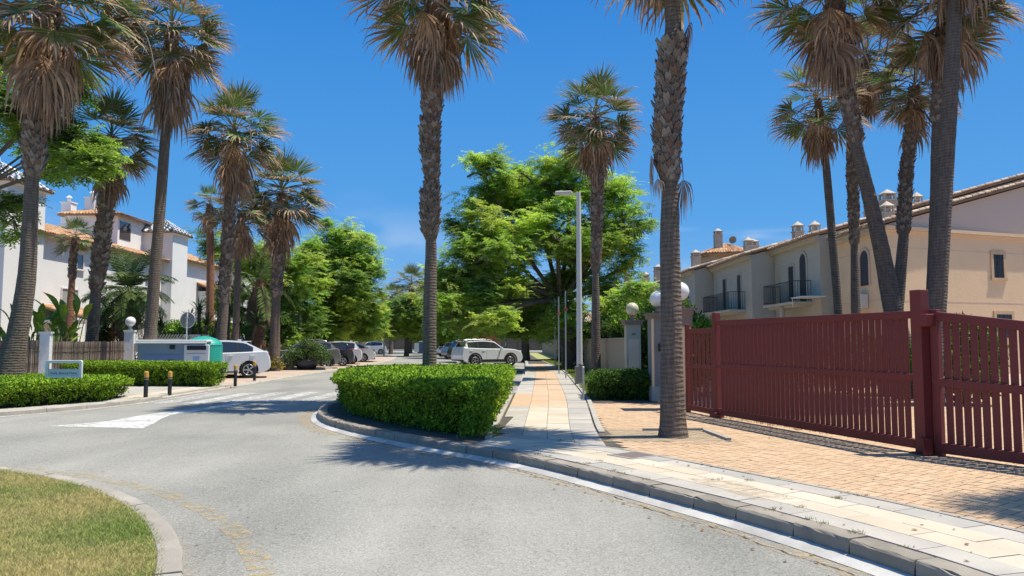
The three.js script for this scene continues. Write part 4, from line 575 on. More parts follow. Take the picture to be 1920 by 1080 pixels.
// window or door on a wall that faces -x (side = 'x') or +z ('z'); parts with sub-parts
function opening(parent, name, side, x, y, z, w, h, o = {}) {
  const fr = o.frame ?? 0.09, g = [], d = 0.05, rot = side === 'x' ? -Math.PI / 2 : 0, place = (q) => q.rotateY(rot).translate(x, y, z);
  const arch = o.arch ? w / 2 : 0;
  const ring = new THREE.Shape(); const W = w / 2 + fr, H = h + fr;
  if (arch) { ring.moveTo(-W, 0); ring.lineTo(-W, h - arch); ring.absarc(0, h - arch, W, Math.PI, 0, true); ring.lineTo(W, 0); } else { ring.moveTo(-W, o.door ? 0 : -fr); ring.lineTo(-W, H); ring.lineTo(W, H); ring.lineTo(W, o.door ? 0 : -fr); }
  const hole = new THREE.Path(); hole.moveTo(-w / 2, o.door ? 0.001 : 0); hole.lineTo(w / 2, o.door ? 0.001 : 0); if (arch) { hole.lineTo(w / 2, h - arch); hole.absarc(0, h - arch, w / 2, 0, Math.PI, false); } else { hole.lineTo(w / 2, h); hole.lineTo(-w / 2, h); } ring.holes.push(hole);
  const f = part(parent, name, place(new THREE.ExtrudeGeometry(ring, { depth: d, bevelEnabled: false })), o.frameMat ?? M.greige);
  const sh = new THREE.Shape(); sh.moveTo(-w / 2, 0); sh.lineTo(w / 2, 0); if (arch) { sh.lineTo(w / 2, h - arch); sh.absarc(0, h - arch, w / 2, 0, Math.PI, false); } else { sh.lineTo(w / 2, h); sh.lineTo(-w / 2, h); }
  part(f, o.inner ?? 'pane', place(new THREE.ExtrudeGeometry(sh, { depth: 0.012, bevelEnabled: false })), o.paneMat ?? M.glass);
  if (o.bars) { const L = []; for (let i = 0; i < o.bars; i++) L.push(box(0.018, h, 0.018, lerp(-w / 2, w / 2, (i + 0.5) / o.bars), h / 2, d + 0.012)); for (const q of [0.15, 0.5, 0.85]) L.push(box(w, 0.018, 0.018, 0, h * q, d + 0.03)); part(f, 'window_bars', place(merge(L)), M.iron); }
  if (o.mullion) { const L = [box(0.05, h, 0.02, 0, h / 2, 0.024)]; if (o.mullion > 1) L.push(box(w, 0.04, 0.02, 0, h * 0.5, 0.026)); part(f, 'window_frame', place(merge(L)), o.mullMat ?? M.darkShutter); }
  if (o.louvre) { const L = []; for (let i = 0; i < 14; i++) L.push(box(w * 0.44, 0.03, 0.02, -w * 0.24, h * (0.05 + i * 0.066), 0.02), box(w * 0.44, 0.03, 0.02, w * 0.24, h * (0.05 + i * 0.066), 0.02)); part(f, 'louvres', place(merge(L)), M.darkShutter); }
  return f;
}
function balcony(parent, x, z0, z1, y, depth) {   // juts towards -x
  const b = part(parent, 'balcony', merge([box(depth, 0.14, Math.abs(z1 - z0), x - depth / 2 - 0.002, y, (z0 + z1) / 2), box(depth * 0.7, 0.12, Math.abs(z1 - z0) * 0.96, x - depth * 0.35 - 0.002, y - 0.13, (z0 + z1) / 2)]), M.greige), L = [], h = 1.02;
  const rail = (ax, az, bx, bz) => { const n = Math.max(2, Math.round(Math.hypot(bx - ax, bz - az) / 0.13)); for (let i = 0; i <= n; i++) L.push(box(0.016, h, 0.016, lerp(ax, bx, i / n), y + 0.07 + h / 2, lerp(az, bz, i / n))); L.push(box(Math.abs(bx - ax) + 0.04, 0.035, Math.abs(bz - az) + 0.04, (ax + bx) / 2, y + 0.1 + h, (az + bz) / 2), box(Math.abs(bx - ax) + 0.03, 0.025, Math.abs(bz - az) + 0.03, (ax + bx) / 2, y + 0.17, (az + bz) / 2)); };
  rail(x - depth + 0.05, z0 - 0.05, x - depth + 0.05, z1 + 0.05); rail(x - depth + 0.05, z0 - 0.05, x - 0.03, z0 - 0.05); rail(x - depth + 0.05, z1 + 0.05, x - 0.03, z1 + 0.05);
  part(b, 'railing', merge(L), M.iron); return b;
}
function cornice(parent, x, z0, z1, y, mat = M.greige) { part(parent, 'cornice', merge([box(0.22, 0.16, Math.abs(z1 - z0) + 0.1, x - 0.112, y, (z0 + z1) / 2), box(0.4, 0.1, Math.abs(z1 - z0) + 0.16, x - 0.202, y + 0.13, (z0 + z1) / 2)]), mat); }
const SL = 0.28;
function terrace(label, X, z0, z1, eave, o = {}) {
  const th = thing('terraced_house', label, 'house', [X, 0, (z0 + z1) / 2], 0, 'terraced houses behind the red gate'), zc = (z0 + z1) / 2, W = o.W ?? 10, n = z0 - zc, f = z1 - zc, sk = o.skew ?? 0;
  // local axes: facade at x = 0 facing -x, near end n, far end f
  const wall = part(th, 'wall', prism([[0, n], [W, n - sk * W], [W, f - sk * W], [0, f]], 0, eave), o.wallMat ?? M.greige);
  const gt = new Tri(), rise = W * SL; gt.tri([0, eave, n], [W, eave, n - sk * W], [W, eave + rise, n - sk * W]); part(th, 'gable', gt.geo(), o.gableMat ?? M.greige); const gf = new Tri(); gf.tri([0, eave, f], [W, eave + rise, f - sk * W], [W, eave, f - sk * W]); part(th, 'gable', gf.geo(), o.gableMat ?? M.greige);
  const ov = 0.45, e = eave + 0.16, ext = o.ext ?? 0.2; tiledPlane(th, [-ov, e - ov * SL, n + ext], [-ov, e - ov * SL, f - 0.05], [W, e + rise, f - 0.05 - sk * W], [W, e + rise, n + ext - sk * W], M.tileOld, o.seed ?? 4);
  cornice(th, 0, n, f, eave - 0.16); 
  part(th, 'wall_groove', merge([box(0.012, 0.03, Math.abs(f - n) - 0.02, -0.004, 3.35, 0), box(0.012, 0.03, Math.abs(f - n) - 0.02, -0.004, eave - 0.9, 0)]), M.beigeDark);
  return { th, n, f };
}
const gX = 15.55;
{ // nearest unit with the sunlit beige end wall
  const z0 = -31, z1 = -35.6, { th, n, f } = terrace('beige end house with barred windows in its broad end wall', gX, z0, z1, 6.45, { W: 14, skew: 0.36, wallMat: M.beige, gableMat: M.beigeDark, seed: 41, ext: 0.35 });
  const along = (d) => [d / Math.hypot(1, .36), n - 0.36 * d / Math.hypot(1, .36)], tilt = Math.atan(0.36);
  const onEnd = (d, y, g, off = 0.02) => { const [x, z] = along(d); g.rotateY(tilt).translate(x + 0.339 * off, y, z + 0.941 * off); return g; };
  part(th, 'end_cornice', merge([onEnd(7.3, 6.36, box(14.6, 0.14, 0.16), 0.09), onEnd(7.3, 6.22, box(14.6, 0.12, 0.08), 0.05)]), M.beige);
  part(th, 'end_groove', merge([onEnd(7.3, 3.3, box(14.6, 0.025, 0.012), 0.001), onEnd(7.3, 5.55, box(14.6, 0.025, 0.012), 0.001)]), M.beigeDark);
  const win = (d, y, w, h, nm) => { const g = new THREE.Group(); g.name = nm; const [x, z] = along(d); g.position.set(x + 0.339 * 0.004, y, z + 0.941 * 0.004); g.rotation.y = tilt; th.add(g); part(g, 'window_surround', merge([box(w + 0.3, 0.15, 0.07, 0, h + 0.075, 0.02), box(w + 0.36, 0.13, 0.1, 0, -0.065, 0.03), box(0.15, h, 0.07, -w / 2 - 0.075, h / 2, 0.02), box(0.15, h, 0.07, w / 2 + 0.075, h / 2, 0.02)]), M.ochre); part(g, 'pane', box(w, h, 0.01, 0, h / 2, 0.012), M.glass); const L = []; for (let i = 0; i < 6; i++) L.push(box(0.02, h, 0.02, lerp(-w / 2, w / 2, (i + 0.5) / 6), h / 2, 0.045)); for (const q of [0.12, 0.5, 0.88]) L.push(box(w, 0.02, 0.02, 0, h * q, 0.046)); L.push(box(0.05, h, 0.02, 0, h / 2, 0.026)); part(g, 'window_bars', merge(L), M.darkShutter); };
  win(6.55, 4.42, 0.62, 1.05, 'window'); win(6.75, 1.75, 0.95, 1.05, 'window');
  opening(th, 'window', 'x', -0.002, 4.05, n - 1.75, 0.8, 1.55, { arch: true, frame: 0.12, frameMat: M.beigeDark, paneMat: M.darkShutter, inner: 'shutter' });
  part(th, 'air_conditioner', merge([rbox(0.34, 0.62, 0.85, 0.03, -0.19, 3.35, n - 1.9), box(0.02, 0.5, 0.5, -0.37, 3.35, n - 1.9)]), M.galvPale);
  chimneyStack(th, 2.2, 7.0, 7.6, f + 0.6, 0.5);
}
{ const { th, n, f } = terrace('greige terraced house with an arched door on a railed balcony', 15.05, -36.3, -42.6, 6.75, { W: 12, seed: 42 });
  opening(th, 'balcony_door', 'x', -0.002, 3.62, n - 3.75, 0.75, 2.0, { door: true, paneMat: M.darkShutter, inner: 'shutter', louvre: true });
  opening(th, 'balcony_door', 'x', -0.002, 3.62, n - 2.1, 0.85, 2.5, { door: true, arch: true, frame: 0.13, paneMat: M.darkShutter, inner: 'shutter', louvre: true });
  balcony(th, 0, n - 1.1, f + 0.8, 3.52, 1.0); opening(th, 'garage_door', 'x', -0.002, 0.1, n - 3, 2.6, 2.3, { door: true, paneMat: M.darkShutter, inner: 'shutter' });
  part(th, 'awning', merge([box(1.1, 0.05, 1.6, -0.56, 3.75, n - 0.2), box(0.03, 0.5, 0.03, -1.05, 3.5, n - 0.9)]), M.whitePost); part(th, 'column', cyl(0.14, 0.13, 3.4, -0.75, 0, n - 3.2), M.greige);
  chimneyStack(th, 1.0, 6.9, 7.7, f + 1.0, 0.5); chimneyStack(th, 2.0, 7.2, 7.75, f + 0.9, 0.48); chimneyStack(th, 3.0, 7.5, 8.05, n - 0.9, 0.5); chimneyStack(th, 3.8, 7.7, 8.6, n - 0.8, 0.62); chimneyStack(th, 4.7, 7.9, 8.5, n - 0.9, 0.5); chimneyStack(th, 5.4, 8.1, 8.5, n - 1.0, 0.42); }
{ const { th, n, f } = terrace('grey green terraced house with two shuttered doors on its balcony', 13.75, -42.7, -50.8, 6.55, { W: 12, seed: 43 });
  for (const [d, arch] of [[2.3, 0], [5.4, 0]]) opening(th, 'balcony_door', 'x', -0.002, 3.5, n - d, 0.75, 2.1, { door: true, frame: 0.1, paneMat: M.darkShutter, inner: 'shutter', louvre: true });
  balcony(th, 0, n - 1.2, f + 0.8, 3.4, 1.0); opening(th, 'garage_door', 'x', -0.002, 0.1, n - 4, 3, 2.3, { door: true, paneMat: M.darkShutter, inner: 'shutter' });
  chimneyStack(th, 1.6, 6.9, 7.75, f + 2.6, 0.5); }
{ const { th, n, f } = terrace('farther grey terraced house half hidden behind the globe lamps', 12.5, -50.9, -59, 6.45, { W: 12, seed: 44 });
  opening(th, 'balcony_door', 'x', -0.002, 3.4, n - 2.6, 0.75, 2.1, { door: true, paneMat: M.darkShutter, inner: 'shutter', louvre: true }); opening(th, 'balcony_door', 'x', -0.002, 3.4, n - 5.6, 0.75, 2.1, { door: true, paneMat: M.darkShutter, inner: 'shutter' }); balcony(th, 0, n - 1.2, f + 0.8, 3.3, 1.0);
  chimneyStack(th, 1.6, 6.8, 8.0, f + 2, 0.6); }
{ // round-cornered tower storey with an umbrella roof behind the terrace
  const D = 62, a = P(1362, 505, D), th = thing('tower_house', 'ochre tower storey with six sided tiled roof and chimneys', 'house', [a.x, 0, -D]), r = 2.35, ey = P(1362, 483, D).y, ty = P(1362, 464, D).y + 0.25;
  const hex = (q) => Array.from({ length: 6 }, (_, i) => [Math.cos(i * 1.0472 + 0.3) * q, Math.sin(i * 1.0472 + 0.3) * q]);
  part(th, 'wall', prism(hex(r), 0, ey), M.ochre); part(th, 'cornice', prism(hex(r + 0.3), ey - 0.02, ey + 0.12), M.ochre);
  const h1 = hex(r + 0.55); for (let i = 0; i < 6; i++) { const p = h1[i], q = h1[(i + 1) % 6]; tiledPlane(th, [q[0], ey + 0.12, q[1]], [p[0], ey + 0.12, p[1]], [p[0] * 0.03, ty, p[1] * 0.03], [q[0] * 0.03, ty, q[1] * 0.03], M.tile, 70 + i); }
  opening(th, 'window', 'z', -1.0, ey - 1.35, r * 0.9, 0.42, 0.95, { arch: true, paneMat: M.darkShutter }); chimneyStack(th, -0.9, ey + 0.3, ey + 1.7, 0.9, 0.6); chimneyStack(th, 1.4, ey - 0.8, ey + 0.6, 2.6, 0.75); part(th, 'satellite_dish', new THREE.SphereGeometry(0.4, 12, 6, 0, 6.3, 0, 0.9).rotateX(-1.2).translate(0.35, ey + 1.3, 1.0), M.greyBox); }
for (const [i, X, z0, z1, ev, lab] of [[0, 10.6, -62, -69, 5.9, 'low tiled house seen left of the big palm above the hedge'], [1, 9.2, -70, -78, 5.6, 'farthest low tiled house roof above the garden hedge']]) { const { th, n, f } = terrace(lab, X, z0, z1, ev, { W: 12, seed: 50 + i }); opening(th, 'window', 'x', -0.002, 3.4, n - 3, 1.1, 1.3, { paneMat: M.darkShutter, inner: 'shutter' }); chimneyStack(th, 2, 6.3, 7.6, n - 2, 0.7); chimneyStack(th, 1.4, 6.1, 7.2, f + 2.2, 0.6); }

// white apartment building on the left
{
  const th = thing('apartment_building', 'white apartment building with terracotta eaves and two tiled towers', 'building', [-26.5, 0, -50]); const Z = (z) => z + 50;
  part(th, 'wall', prism([[0, Z(-38.5)], [0, Z(-58)], [-14, Z(-58)], [-14, Z(-38.5)]], 0, 7.75), M.whiteWall);
  tiledPlane(th, [0.55, 7.62, Z(-58)], [0.55, 7.62, Z(-39.6)], [-4.2, 9.25, Z(-39.6)], [-4.2, 9.25, Z(-58)], M.tile, 11);
  part(th, 'upper_wall', prism([[-1.5, Z(-52.6)], [-1.5, Z(-57.6)], [-5.2, Z(-57.6)], [-5.2, Z(-52.6)]], 7.7, 10.6), M.whiteWall);
  tiledPlane(th, [-1.1, 10.55, Z(-57.9)], [-1.1, 10.55, Z(-52.2)], [-3.3, 11.25, Z(-54)], [-3.3, 11.25, Z(-57.9)], M.tile, 12);
  tiledPlane(th, [-1.1, 10.55, Z(-52.2)], [-5.6, 10.55, Z(-52.2)], [-3.35, 11.25, Z(-54)], [-3.3, 11.25, Z(-54)], M.tile, 13); tiledPlane(th, [-5.6, 10.55, Z(-52.2)], [-5.6, 10.55, Z(-57.9)], [-3.35, 11.25, Z(-57.9)], [-3.35, 11.25, Z(-54)], M.tile, 14);
  for (const [x, z, h] of [[-3.9, -53.5, 11.9], [-5.4, -53.2, 11.5]]) part(th, 'chimney', merge([box(0.7, 2, 0.7, x, h - 1, Z(z)), box(0.82, 0.08, 0.82, x, h + 0.04, Z(z)), cyl(0.12, 0.12, 0.35, x, h + 0.08, Z(z)), cyl(0.22, 0.05, 0.14, x, h + 0.43, Z(z))]), M.whiteWall);
  const chk = (i, j) => ((i + j) % 2 ? rgb(0.72, 0.73, 0.75) : rgb(0.035, 0.06, 0.06));
  for (const [x, z, w, ey, ty] of [[-1.3, -39.9, 3.2, 9.85, 11.2], [-0.55, -57.6, 2.6, 9.75, 10.95]]) {
    const zc = Z(z); part(th, 'tower', box(w, ey, w, x, ey / 2, zc), M.whiteWall); part(th, 'tower_eave', box(w + 0.45, 0.1, w + 0.45, x, ey + 0.05, zc), M.whiteWall); const q = w / 2 + 0.3, c = [[-q, -q], [q, -q], [q, q], [-q, q]];
    for (let i = 0; i < 4; i++) { const a = c[i], b = c[(i + 1) % 4]; tiledPlane(th, [x + b[0], ey + 0.12, zc + b[1]], [x + a[0], ey + 0.12, zc + a[1]], [x + a[0] * 0.04, ty, zc + a[1] * 0.04], [x + b[0] * 0.04, ty, zc + b[1] * 0.04], chk, 80 + i, M.glazed, 0.3); }
    part(th, 'finial', cyl(0.07, 0.02, 0.35, x, ty + 0.02, zc, 8), M.whiteWall);
  }
  const W = (z, y, w, h, o) => { const g = new THREE.Group(); g.name = 'window'; g.position.set(0.003, y, Z(z)); g.rotation.y = Math.PI / 2; th.add(g); part(g, 'frame', merge([box(w + 0.14, 0.07, 0.08, 0, h + 0.035, 0.03), box(w + 0.3, 0.08, 0.18, 0, -0.04, 0.08), box(0.07, h, 0.08, -w / 2 - 0.035, h / 2, 0.03), box(0.07, h, 0.08, w / 2 + 0.035, h / 2, 0.03), box(0.05, h, 0.03, 0, h / 2, 0.03)]), M.whitePost); part(g, 'pane', box(w, h, 0.012, 0, h / 2, 0.01), o ?? M.glass); };
  W(-44.6, 3.2, 1.6, 1.5, M.curtain); W(-45.2, 6.0, 1.3, 0.9); W(-51, 3.0, 1.5, 1.3); W(-44.8, 0.9, 1.5, 1.2); W(-54.6, 6.1, 1.3, 0.8); W(-49, 0.7, 1.8, 1.5);
  { const g = new THREE.Group(); g.name = 'window'; g.position.set(-1.496, 8.9, Z(-53.6)); g.rotation.y = Math.PI / 2; th.add(g); part(g, 'pane', box(1.5, 1.3, 0.03, 0, 0.65, 0.01), M.glass); }
  part(th, 'porch', merge([box(3, 0.14, 3.2, 1.45, 2.72, Z(-43.4)), box(0.3, 2.7, 0.3, 2.7, 1.35, Z(-42.1)), box(0.3, 2.7, 0.3, 2.7, 1.35, Z(-44.7))]), M.whiteWall); tiledPlane(th, [3.1, 2.8, Z(-45.1)], [3.1, 2.8, Z(-41.7)], [0.05, 3.6, Z(-41.7)], [0.05, 3.6, Z(-45.1)], M.tile, 15);
  const t2 = thing('apartment_building', 'smaller stepped white apartment wing farther along with tiled eaves', 'building', [-27, 0, -68]);
  part(t2, 'wall', prism([[0, 9], [0, -2], [-12, -2], [-12, 9]], 0, 8.3), M.whiteWall); tiledPlane(t2, [0.5, 8.2, -2.2], [0.5, 8.2, 9.2], [-4, 9.9, 9.2], [-4, 9.9, -2.2], M.tile, 16);
  part(t2, 'lower_wall', prism([[1.2, 4], [1.2, -8], [-10, -8], [-10, 4]], 0, 5.9), M.whiteWall); tiledPlane(t2, [1.8, 5.8, -8.2], [1.8, 5.8, 4.2], [0.0, 6.6, 4.2], [0.0, 6.6, -8.2], M.tile, 17);
  part(t2, 'tower', box(2.4, 9.6, 2.4, 0.6, 4.8, -3.2), M.whiteWall); { const q = 1.5, c = [[-q, -q], [q, -q], [q, q], [-q, q]]; for (let i = 0; i < 4; i++) { const a = c[i], b = c[(i + 1) % 4]; tiledPlane(t2, [0.6 + b[0], 9.6, -3.2 + b[1]], [0.6 + a[0], 9.6, -3.2 + a[1]], [0.6, 10.7, -3.2], [0.601, 10.7, -3.2], chk, 90 + i, M.glazed, 0.3); } }
}
// far tiled houses at the bend of the street
for (const [x, z, w, h, d, lab] of [[-4, -150, 15, 4.6, 9, 'far low white house with tiled roof behind the bend'], [12, -142, 17, 5.2, 9, 'far ochre house with tiled roof behind the parked cars']]) { const th = thing('far_house', lab, 'house', [x, 0, z]); part(th, 'wall', box(w, h, d, 0, h / 2, 0), M.beige); tiledPlane(th, [-w / 2 - 0.4, h - 0.1, d / 2 + 0.5], [w / 2 + 0.4, h - 0.1, d / 2 + 0.5], [w / 2 + 0.4, h + 1.9, 0], [-w / 2 - 0.4, h + 1.9, 0], M.tileOld, 19, M.tileMat, 0.3); tiledPlane(th, [w / 2 + 0.4, h - 0.1, -d / 2 - 0.5], [-w / 2 - 0.4, h - 0.1, -d / 2 - 0.5], [-w / 2 - 0.4, h + 1.9, 0], [w / 2 + 0.4, h + 1.9, 0], M.tileOld, 20, M.tileMat, 0.3); for (let i = 0; i < 4; i++) opening(th, 'window', 'z', -w / 2 + 2 + i * (w - 4) / 3, 1.4, d / 2 + 0.003, 1.2, 1.3, { mullion: 1 }); }

// ================= WALLS, FENCES, GATE =================
{ // red gate
  const A = G(1347, 783, 0.15), B = G(1731, 851, 0.15), dir = [B[0] - A[0], B[1] - A[1]], L = Math.hypot(...dir), ang = Math.atan2(-dir[1], dir[0]);
  const place = (th, P0) => { th.position.set(P0[0], 0.15, P0[1]); };
  const slatG = rbox(0.085, 1, 0.03, 0.006);
  const slat = (th, x, y0, y1, z = 0) => { const m = part(th, 'slat', slatG, M.darkRed); m.position.set(x, (y0 + y1) / 2, z); m.scale.y = y1 - y0; };
  const g1 = thing('sliding_gate', 'long dark red slatted metal gate between two red posts', 'gate', [A[0], 0.15, A[1]], ang);
  const top = 1.80, bot = 0.1; const n = 38;
  for (let i = 0; i < n; i++) slat(g1, lerp(0.12, L - 0.16, (i + 0.5) / n), bot + 0.02, top - 0.02);
  const tt = (th, nm, x0, x1, y, h, z, d) => part(th, nm, rbox(x1 - x0, h, d, 0.008, (x0 + x1) / 2, y, z), M.darkRed);
  tt(g1, 'top_rail', 0.05, L - 0.08, top, 0.1, 0.012, 0.075); tt(g1, 'middle_rail', 0.05, L - 0.08, 0.98, 0.085, 0.026, 0.045); tt(g1, 'bottom_rail', 0.05, L - 0.08, bot + 0.02, 0.12, 0.012, 0.08);
  const p1 = part(g1, 'gate_post', merge([rbox(0.12, 2.0, 0.12, 0.008, -0.02, 1.0, 0.0), rbox(0.2, 0.1, 0.2, 0.01, -0.02, 0.05, 0.02)]), M.darkRed);
  const p2 = part(g1, 'gate_post', merge([rbox(0.17, 2.12, 0.15, 0.01, L + 0.03, 1.06, 0.0), rbox(0.13, 0.16, 0.17, 0.01, L + 0.15, 1.72, 0.0), box(0.24, 0.02, 0.24, L + 0.03, 0.012, 0.02)]), M.darkRed);
  part(p2, 'latch', merge([box(0.02, 0.2, 0.14, L + 0.17, 0.12, 0.1), box(0.14, 0.02, 0.1, L + 0.12, 0.21, 0.1)]), M.darkRed);
  // short fixed panel to the left
  const E = G(1291, 772, 0.15), d0 = [A[0] - E[0], A[1] - E[1]], L0 = Math.hypot(...d0), g0 = thing('metal_fence', 'short fixed red fence panel between gate post and beige pier', 'fence', [E[0], 0.15, E[1]], Math.atan2(-d0[1], d0[0]));
  for (let i = 0; i < 6; i++) slat(g0, lerp(0.08, L0 - 0.12, (i + 0.5) / 6), 0.1, 1.66); tt(g0, 'top_rail', 0, L0 - 0.09, 1.66, 0.09, 0.012, 0.07); tt(g0, 'middle_rail', 0, L0 - 0.09, 0.95, 0.08, 0.026, 0.045); tt(g0, 'bottom_rail', 0, L0 - 0.09, 0.1, 0.11, 0.012, 0.075); part(g0, 'end_post', rbox(0.08, 1.8, 0.08, 0.006, 0.0, 0.9, 0.0), M.darkRed);
  // right-hand leaf: its top falls towards the right
  const C = G(1757, 853, 0.15), Dd = [6.0, -8.6], d2 = [Dd[0] - C[0], Dd[1] - C[1]], Lx = Math.hypot(...d2), L2 = Lx * 1.9, g2 = thing('gate_leaf', 'right red gate leaf whose top rail slopes down', 'gate', [C[0], 0.15, C[1]], Math.atan2(-d2[1], d2[0]));
  const topAt = (x) => 1.785 - 0.17 * x / Lx, midAt = (x) => 0.93 - 0.05 * x / Lx; const n2 = 19; for (let i = 0; i < n2; i++) { const x = lerp(0.16, L2, (i + 0.3) / n2); slat(g2, x, 0.1, topAt(x) - 0.02); }
  const slope = (nm, f, h, z, d) => { const m = part(g2, nm, rbox(L2, h, d, 0.008), M.darkRed); m.position.set(L2 / 2 + 0.0, (f(0) + f(L2)) / 2, z); m.rotation.z = Math.atan2(f(L2) - f(0), L2); };
  slope('top_rail', topAt, 0.115, 0.012, 0.08); slope('middle_rail', midAt, 0.1, 0.028, 0.05); slope('bottom_rail', () => 0.1, 0.13, 0.012, 0.085); part(g2, 'end_post', rbox(0.1, 1.86, 0.09, 0.008, 0.05, 0.93, 0.006), M.darkRed);
}
function globeLamp(label, x, y, z, r, mat, foot = M.capStone) { const t = thing('globe_lamp', label, 'globe lamp', [x, y, z], 0, undefined); part(t, 'globe', new THREE.SphereGeometry(r, 32, 20).translate(0, 0.14 + r, 0), mat); part(t, 'lamp_foot', merge([cyl(0.07, 0.05, 0.12), cyl(0.1, 0.1, 0.03), cyl(0.075, 0.085, 0.05, 0, 0.115, 0)]), foot); return t; }
{
  const pillar = (label, cx, cz, w, h, mat, cap, ry = 0) => { const t = thing('stone_pier', label, 'pier', [cx, 0.15, cz], ry); part(t, 'shaft', box(w, h, w, 0, h / 2, 0), mat); part(t, 'base_course', box(w + 0.05, 0.35, w + 0.05, 0, 0.175, 0), M.stonePillar); part(t, 'cap', merge([box(w + 0.1, 0.09, w + 0.1, 0, h + 0.045, 0), box(w + 0.18, 0.05, w + 0.18, 0, h + 0.115, 0)]), cap); return t; };
  const a = P(1186, 640, 22), p1 = pillar('slim stone pier with inset number plate left of the trunk', a.x, -22, 0.42, 1.93, M.stonePillar, M.capStone); part(p1, 'plaque', box(0.11, 0.07, 0.015, 0, 1.66, 0.22), M.capStone); part(p1, 'panel', box(0.3, 1.45, 0.012, 0, 0.78, 0.213), M.beigeDark);
  globeLamp('yellowed globe lamp on the slim stone pier', a.x, 2.22, -22, 0.19, M.globeOld);
  const b = P(1238, 640, 18.6), p2 = pillar('dark gateway pier half hidden behind the big palm trunk', b.x + 0.02, -18.6, 0.56, 2.0, M.greyBox, M.capStone); part(p2, 'meter_box', rbox(0.1, 0.2, 0.08, 0.02, -0.08, 1.3, 0.31), M.black); part(p2, 'corner_strip', box(0.06, 2.0, 0.02, -0.26, 1.0, 0.285), M.beige);
  globeLamp('white globe lamp peeping out left of the big palm trunk', b.x - 0.05, 2.31, -18.6, 0.2, M.globe);
  const c = P(1274, 640, 16.1), p3 = pillar('beige gateway pier beside the red gate', c.x - 0.06, -16.1, 0.5, 2.02, M.beige, M.capStone); part(p3, 'red_band', box(0.56, 0.26, 0.56, 0, 1.89, 0), M.capStone);
  globeLamp('large white globe lamp on the pier beside the red gate', c.x + 0.02, 2.33, -16.1, 0.205, M.globe);
  // garden wall of upright panels along the verge
  const w = thing('garden_wall', 'brown wall of upright panels beside the path', 'wall', [0, 0.14, 0]); const wp = makePath([[3.55, -22.4], [3.75, -30], [3.9, -45], [3.9, -95]]); let s = 0; while (s < wp.len) { const L = s < 25 ? 0.6 : 2.4, q = wp.at(s + L / 2); const m = part(w, 'wall_panel', s < 25 ? panelG() : panelBig(), M.panelWall); m.position.set(q.x, 0, q.z); m.rotation.y = Math.atan2(-q.t[1], q.t[0]); s += L; }
  function panelG() { return (panelG.g ??= merge([box(0.57, 1.5, 0.1, 0, 0.75, 0), box(0.6, 0.08, 0.16, 0, 1.54, 0)])); } function panelBig() { return (panelBig.g ??= merge([box(2.34, 1.5, 0.1, 0, 0.75, 0), box(2.4, 0.08, 0.16, 0, 1.54, 0)])); }
  const bw = thing('garden_wall', 'low cream wall closing the garden behind the gate', 'wall', [10.5, 0.14, -24.6]); part(bw, 'wall_face', box(11, 0.95, 0.2, 0, 0.47, 0), M.beige); part(bw, 'wall_coping', box(11.05, 0.07, 0.3, 0, 0.98, 0), M.concrete);
}
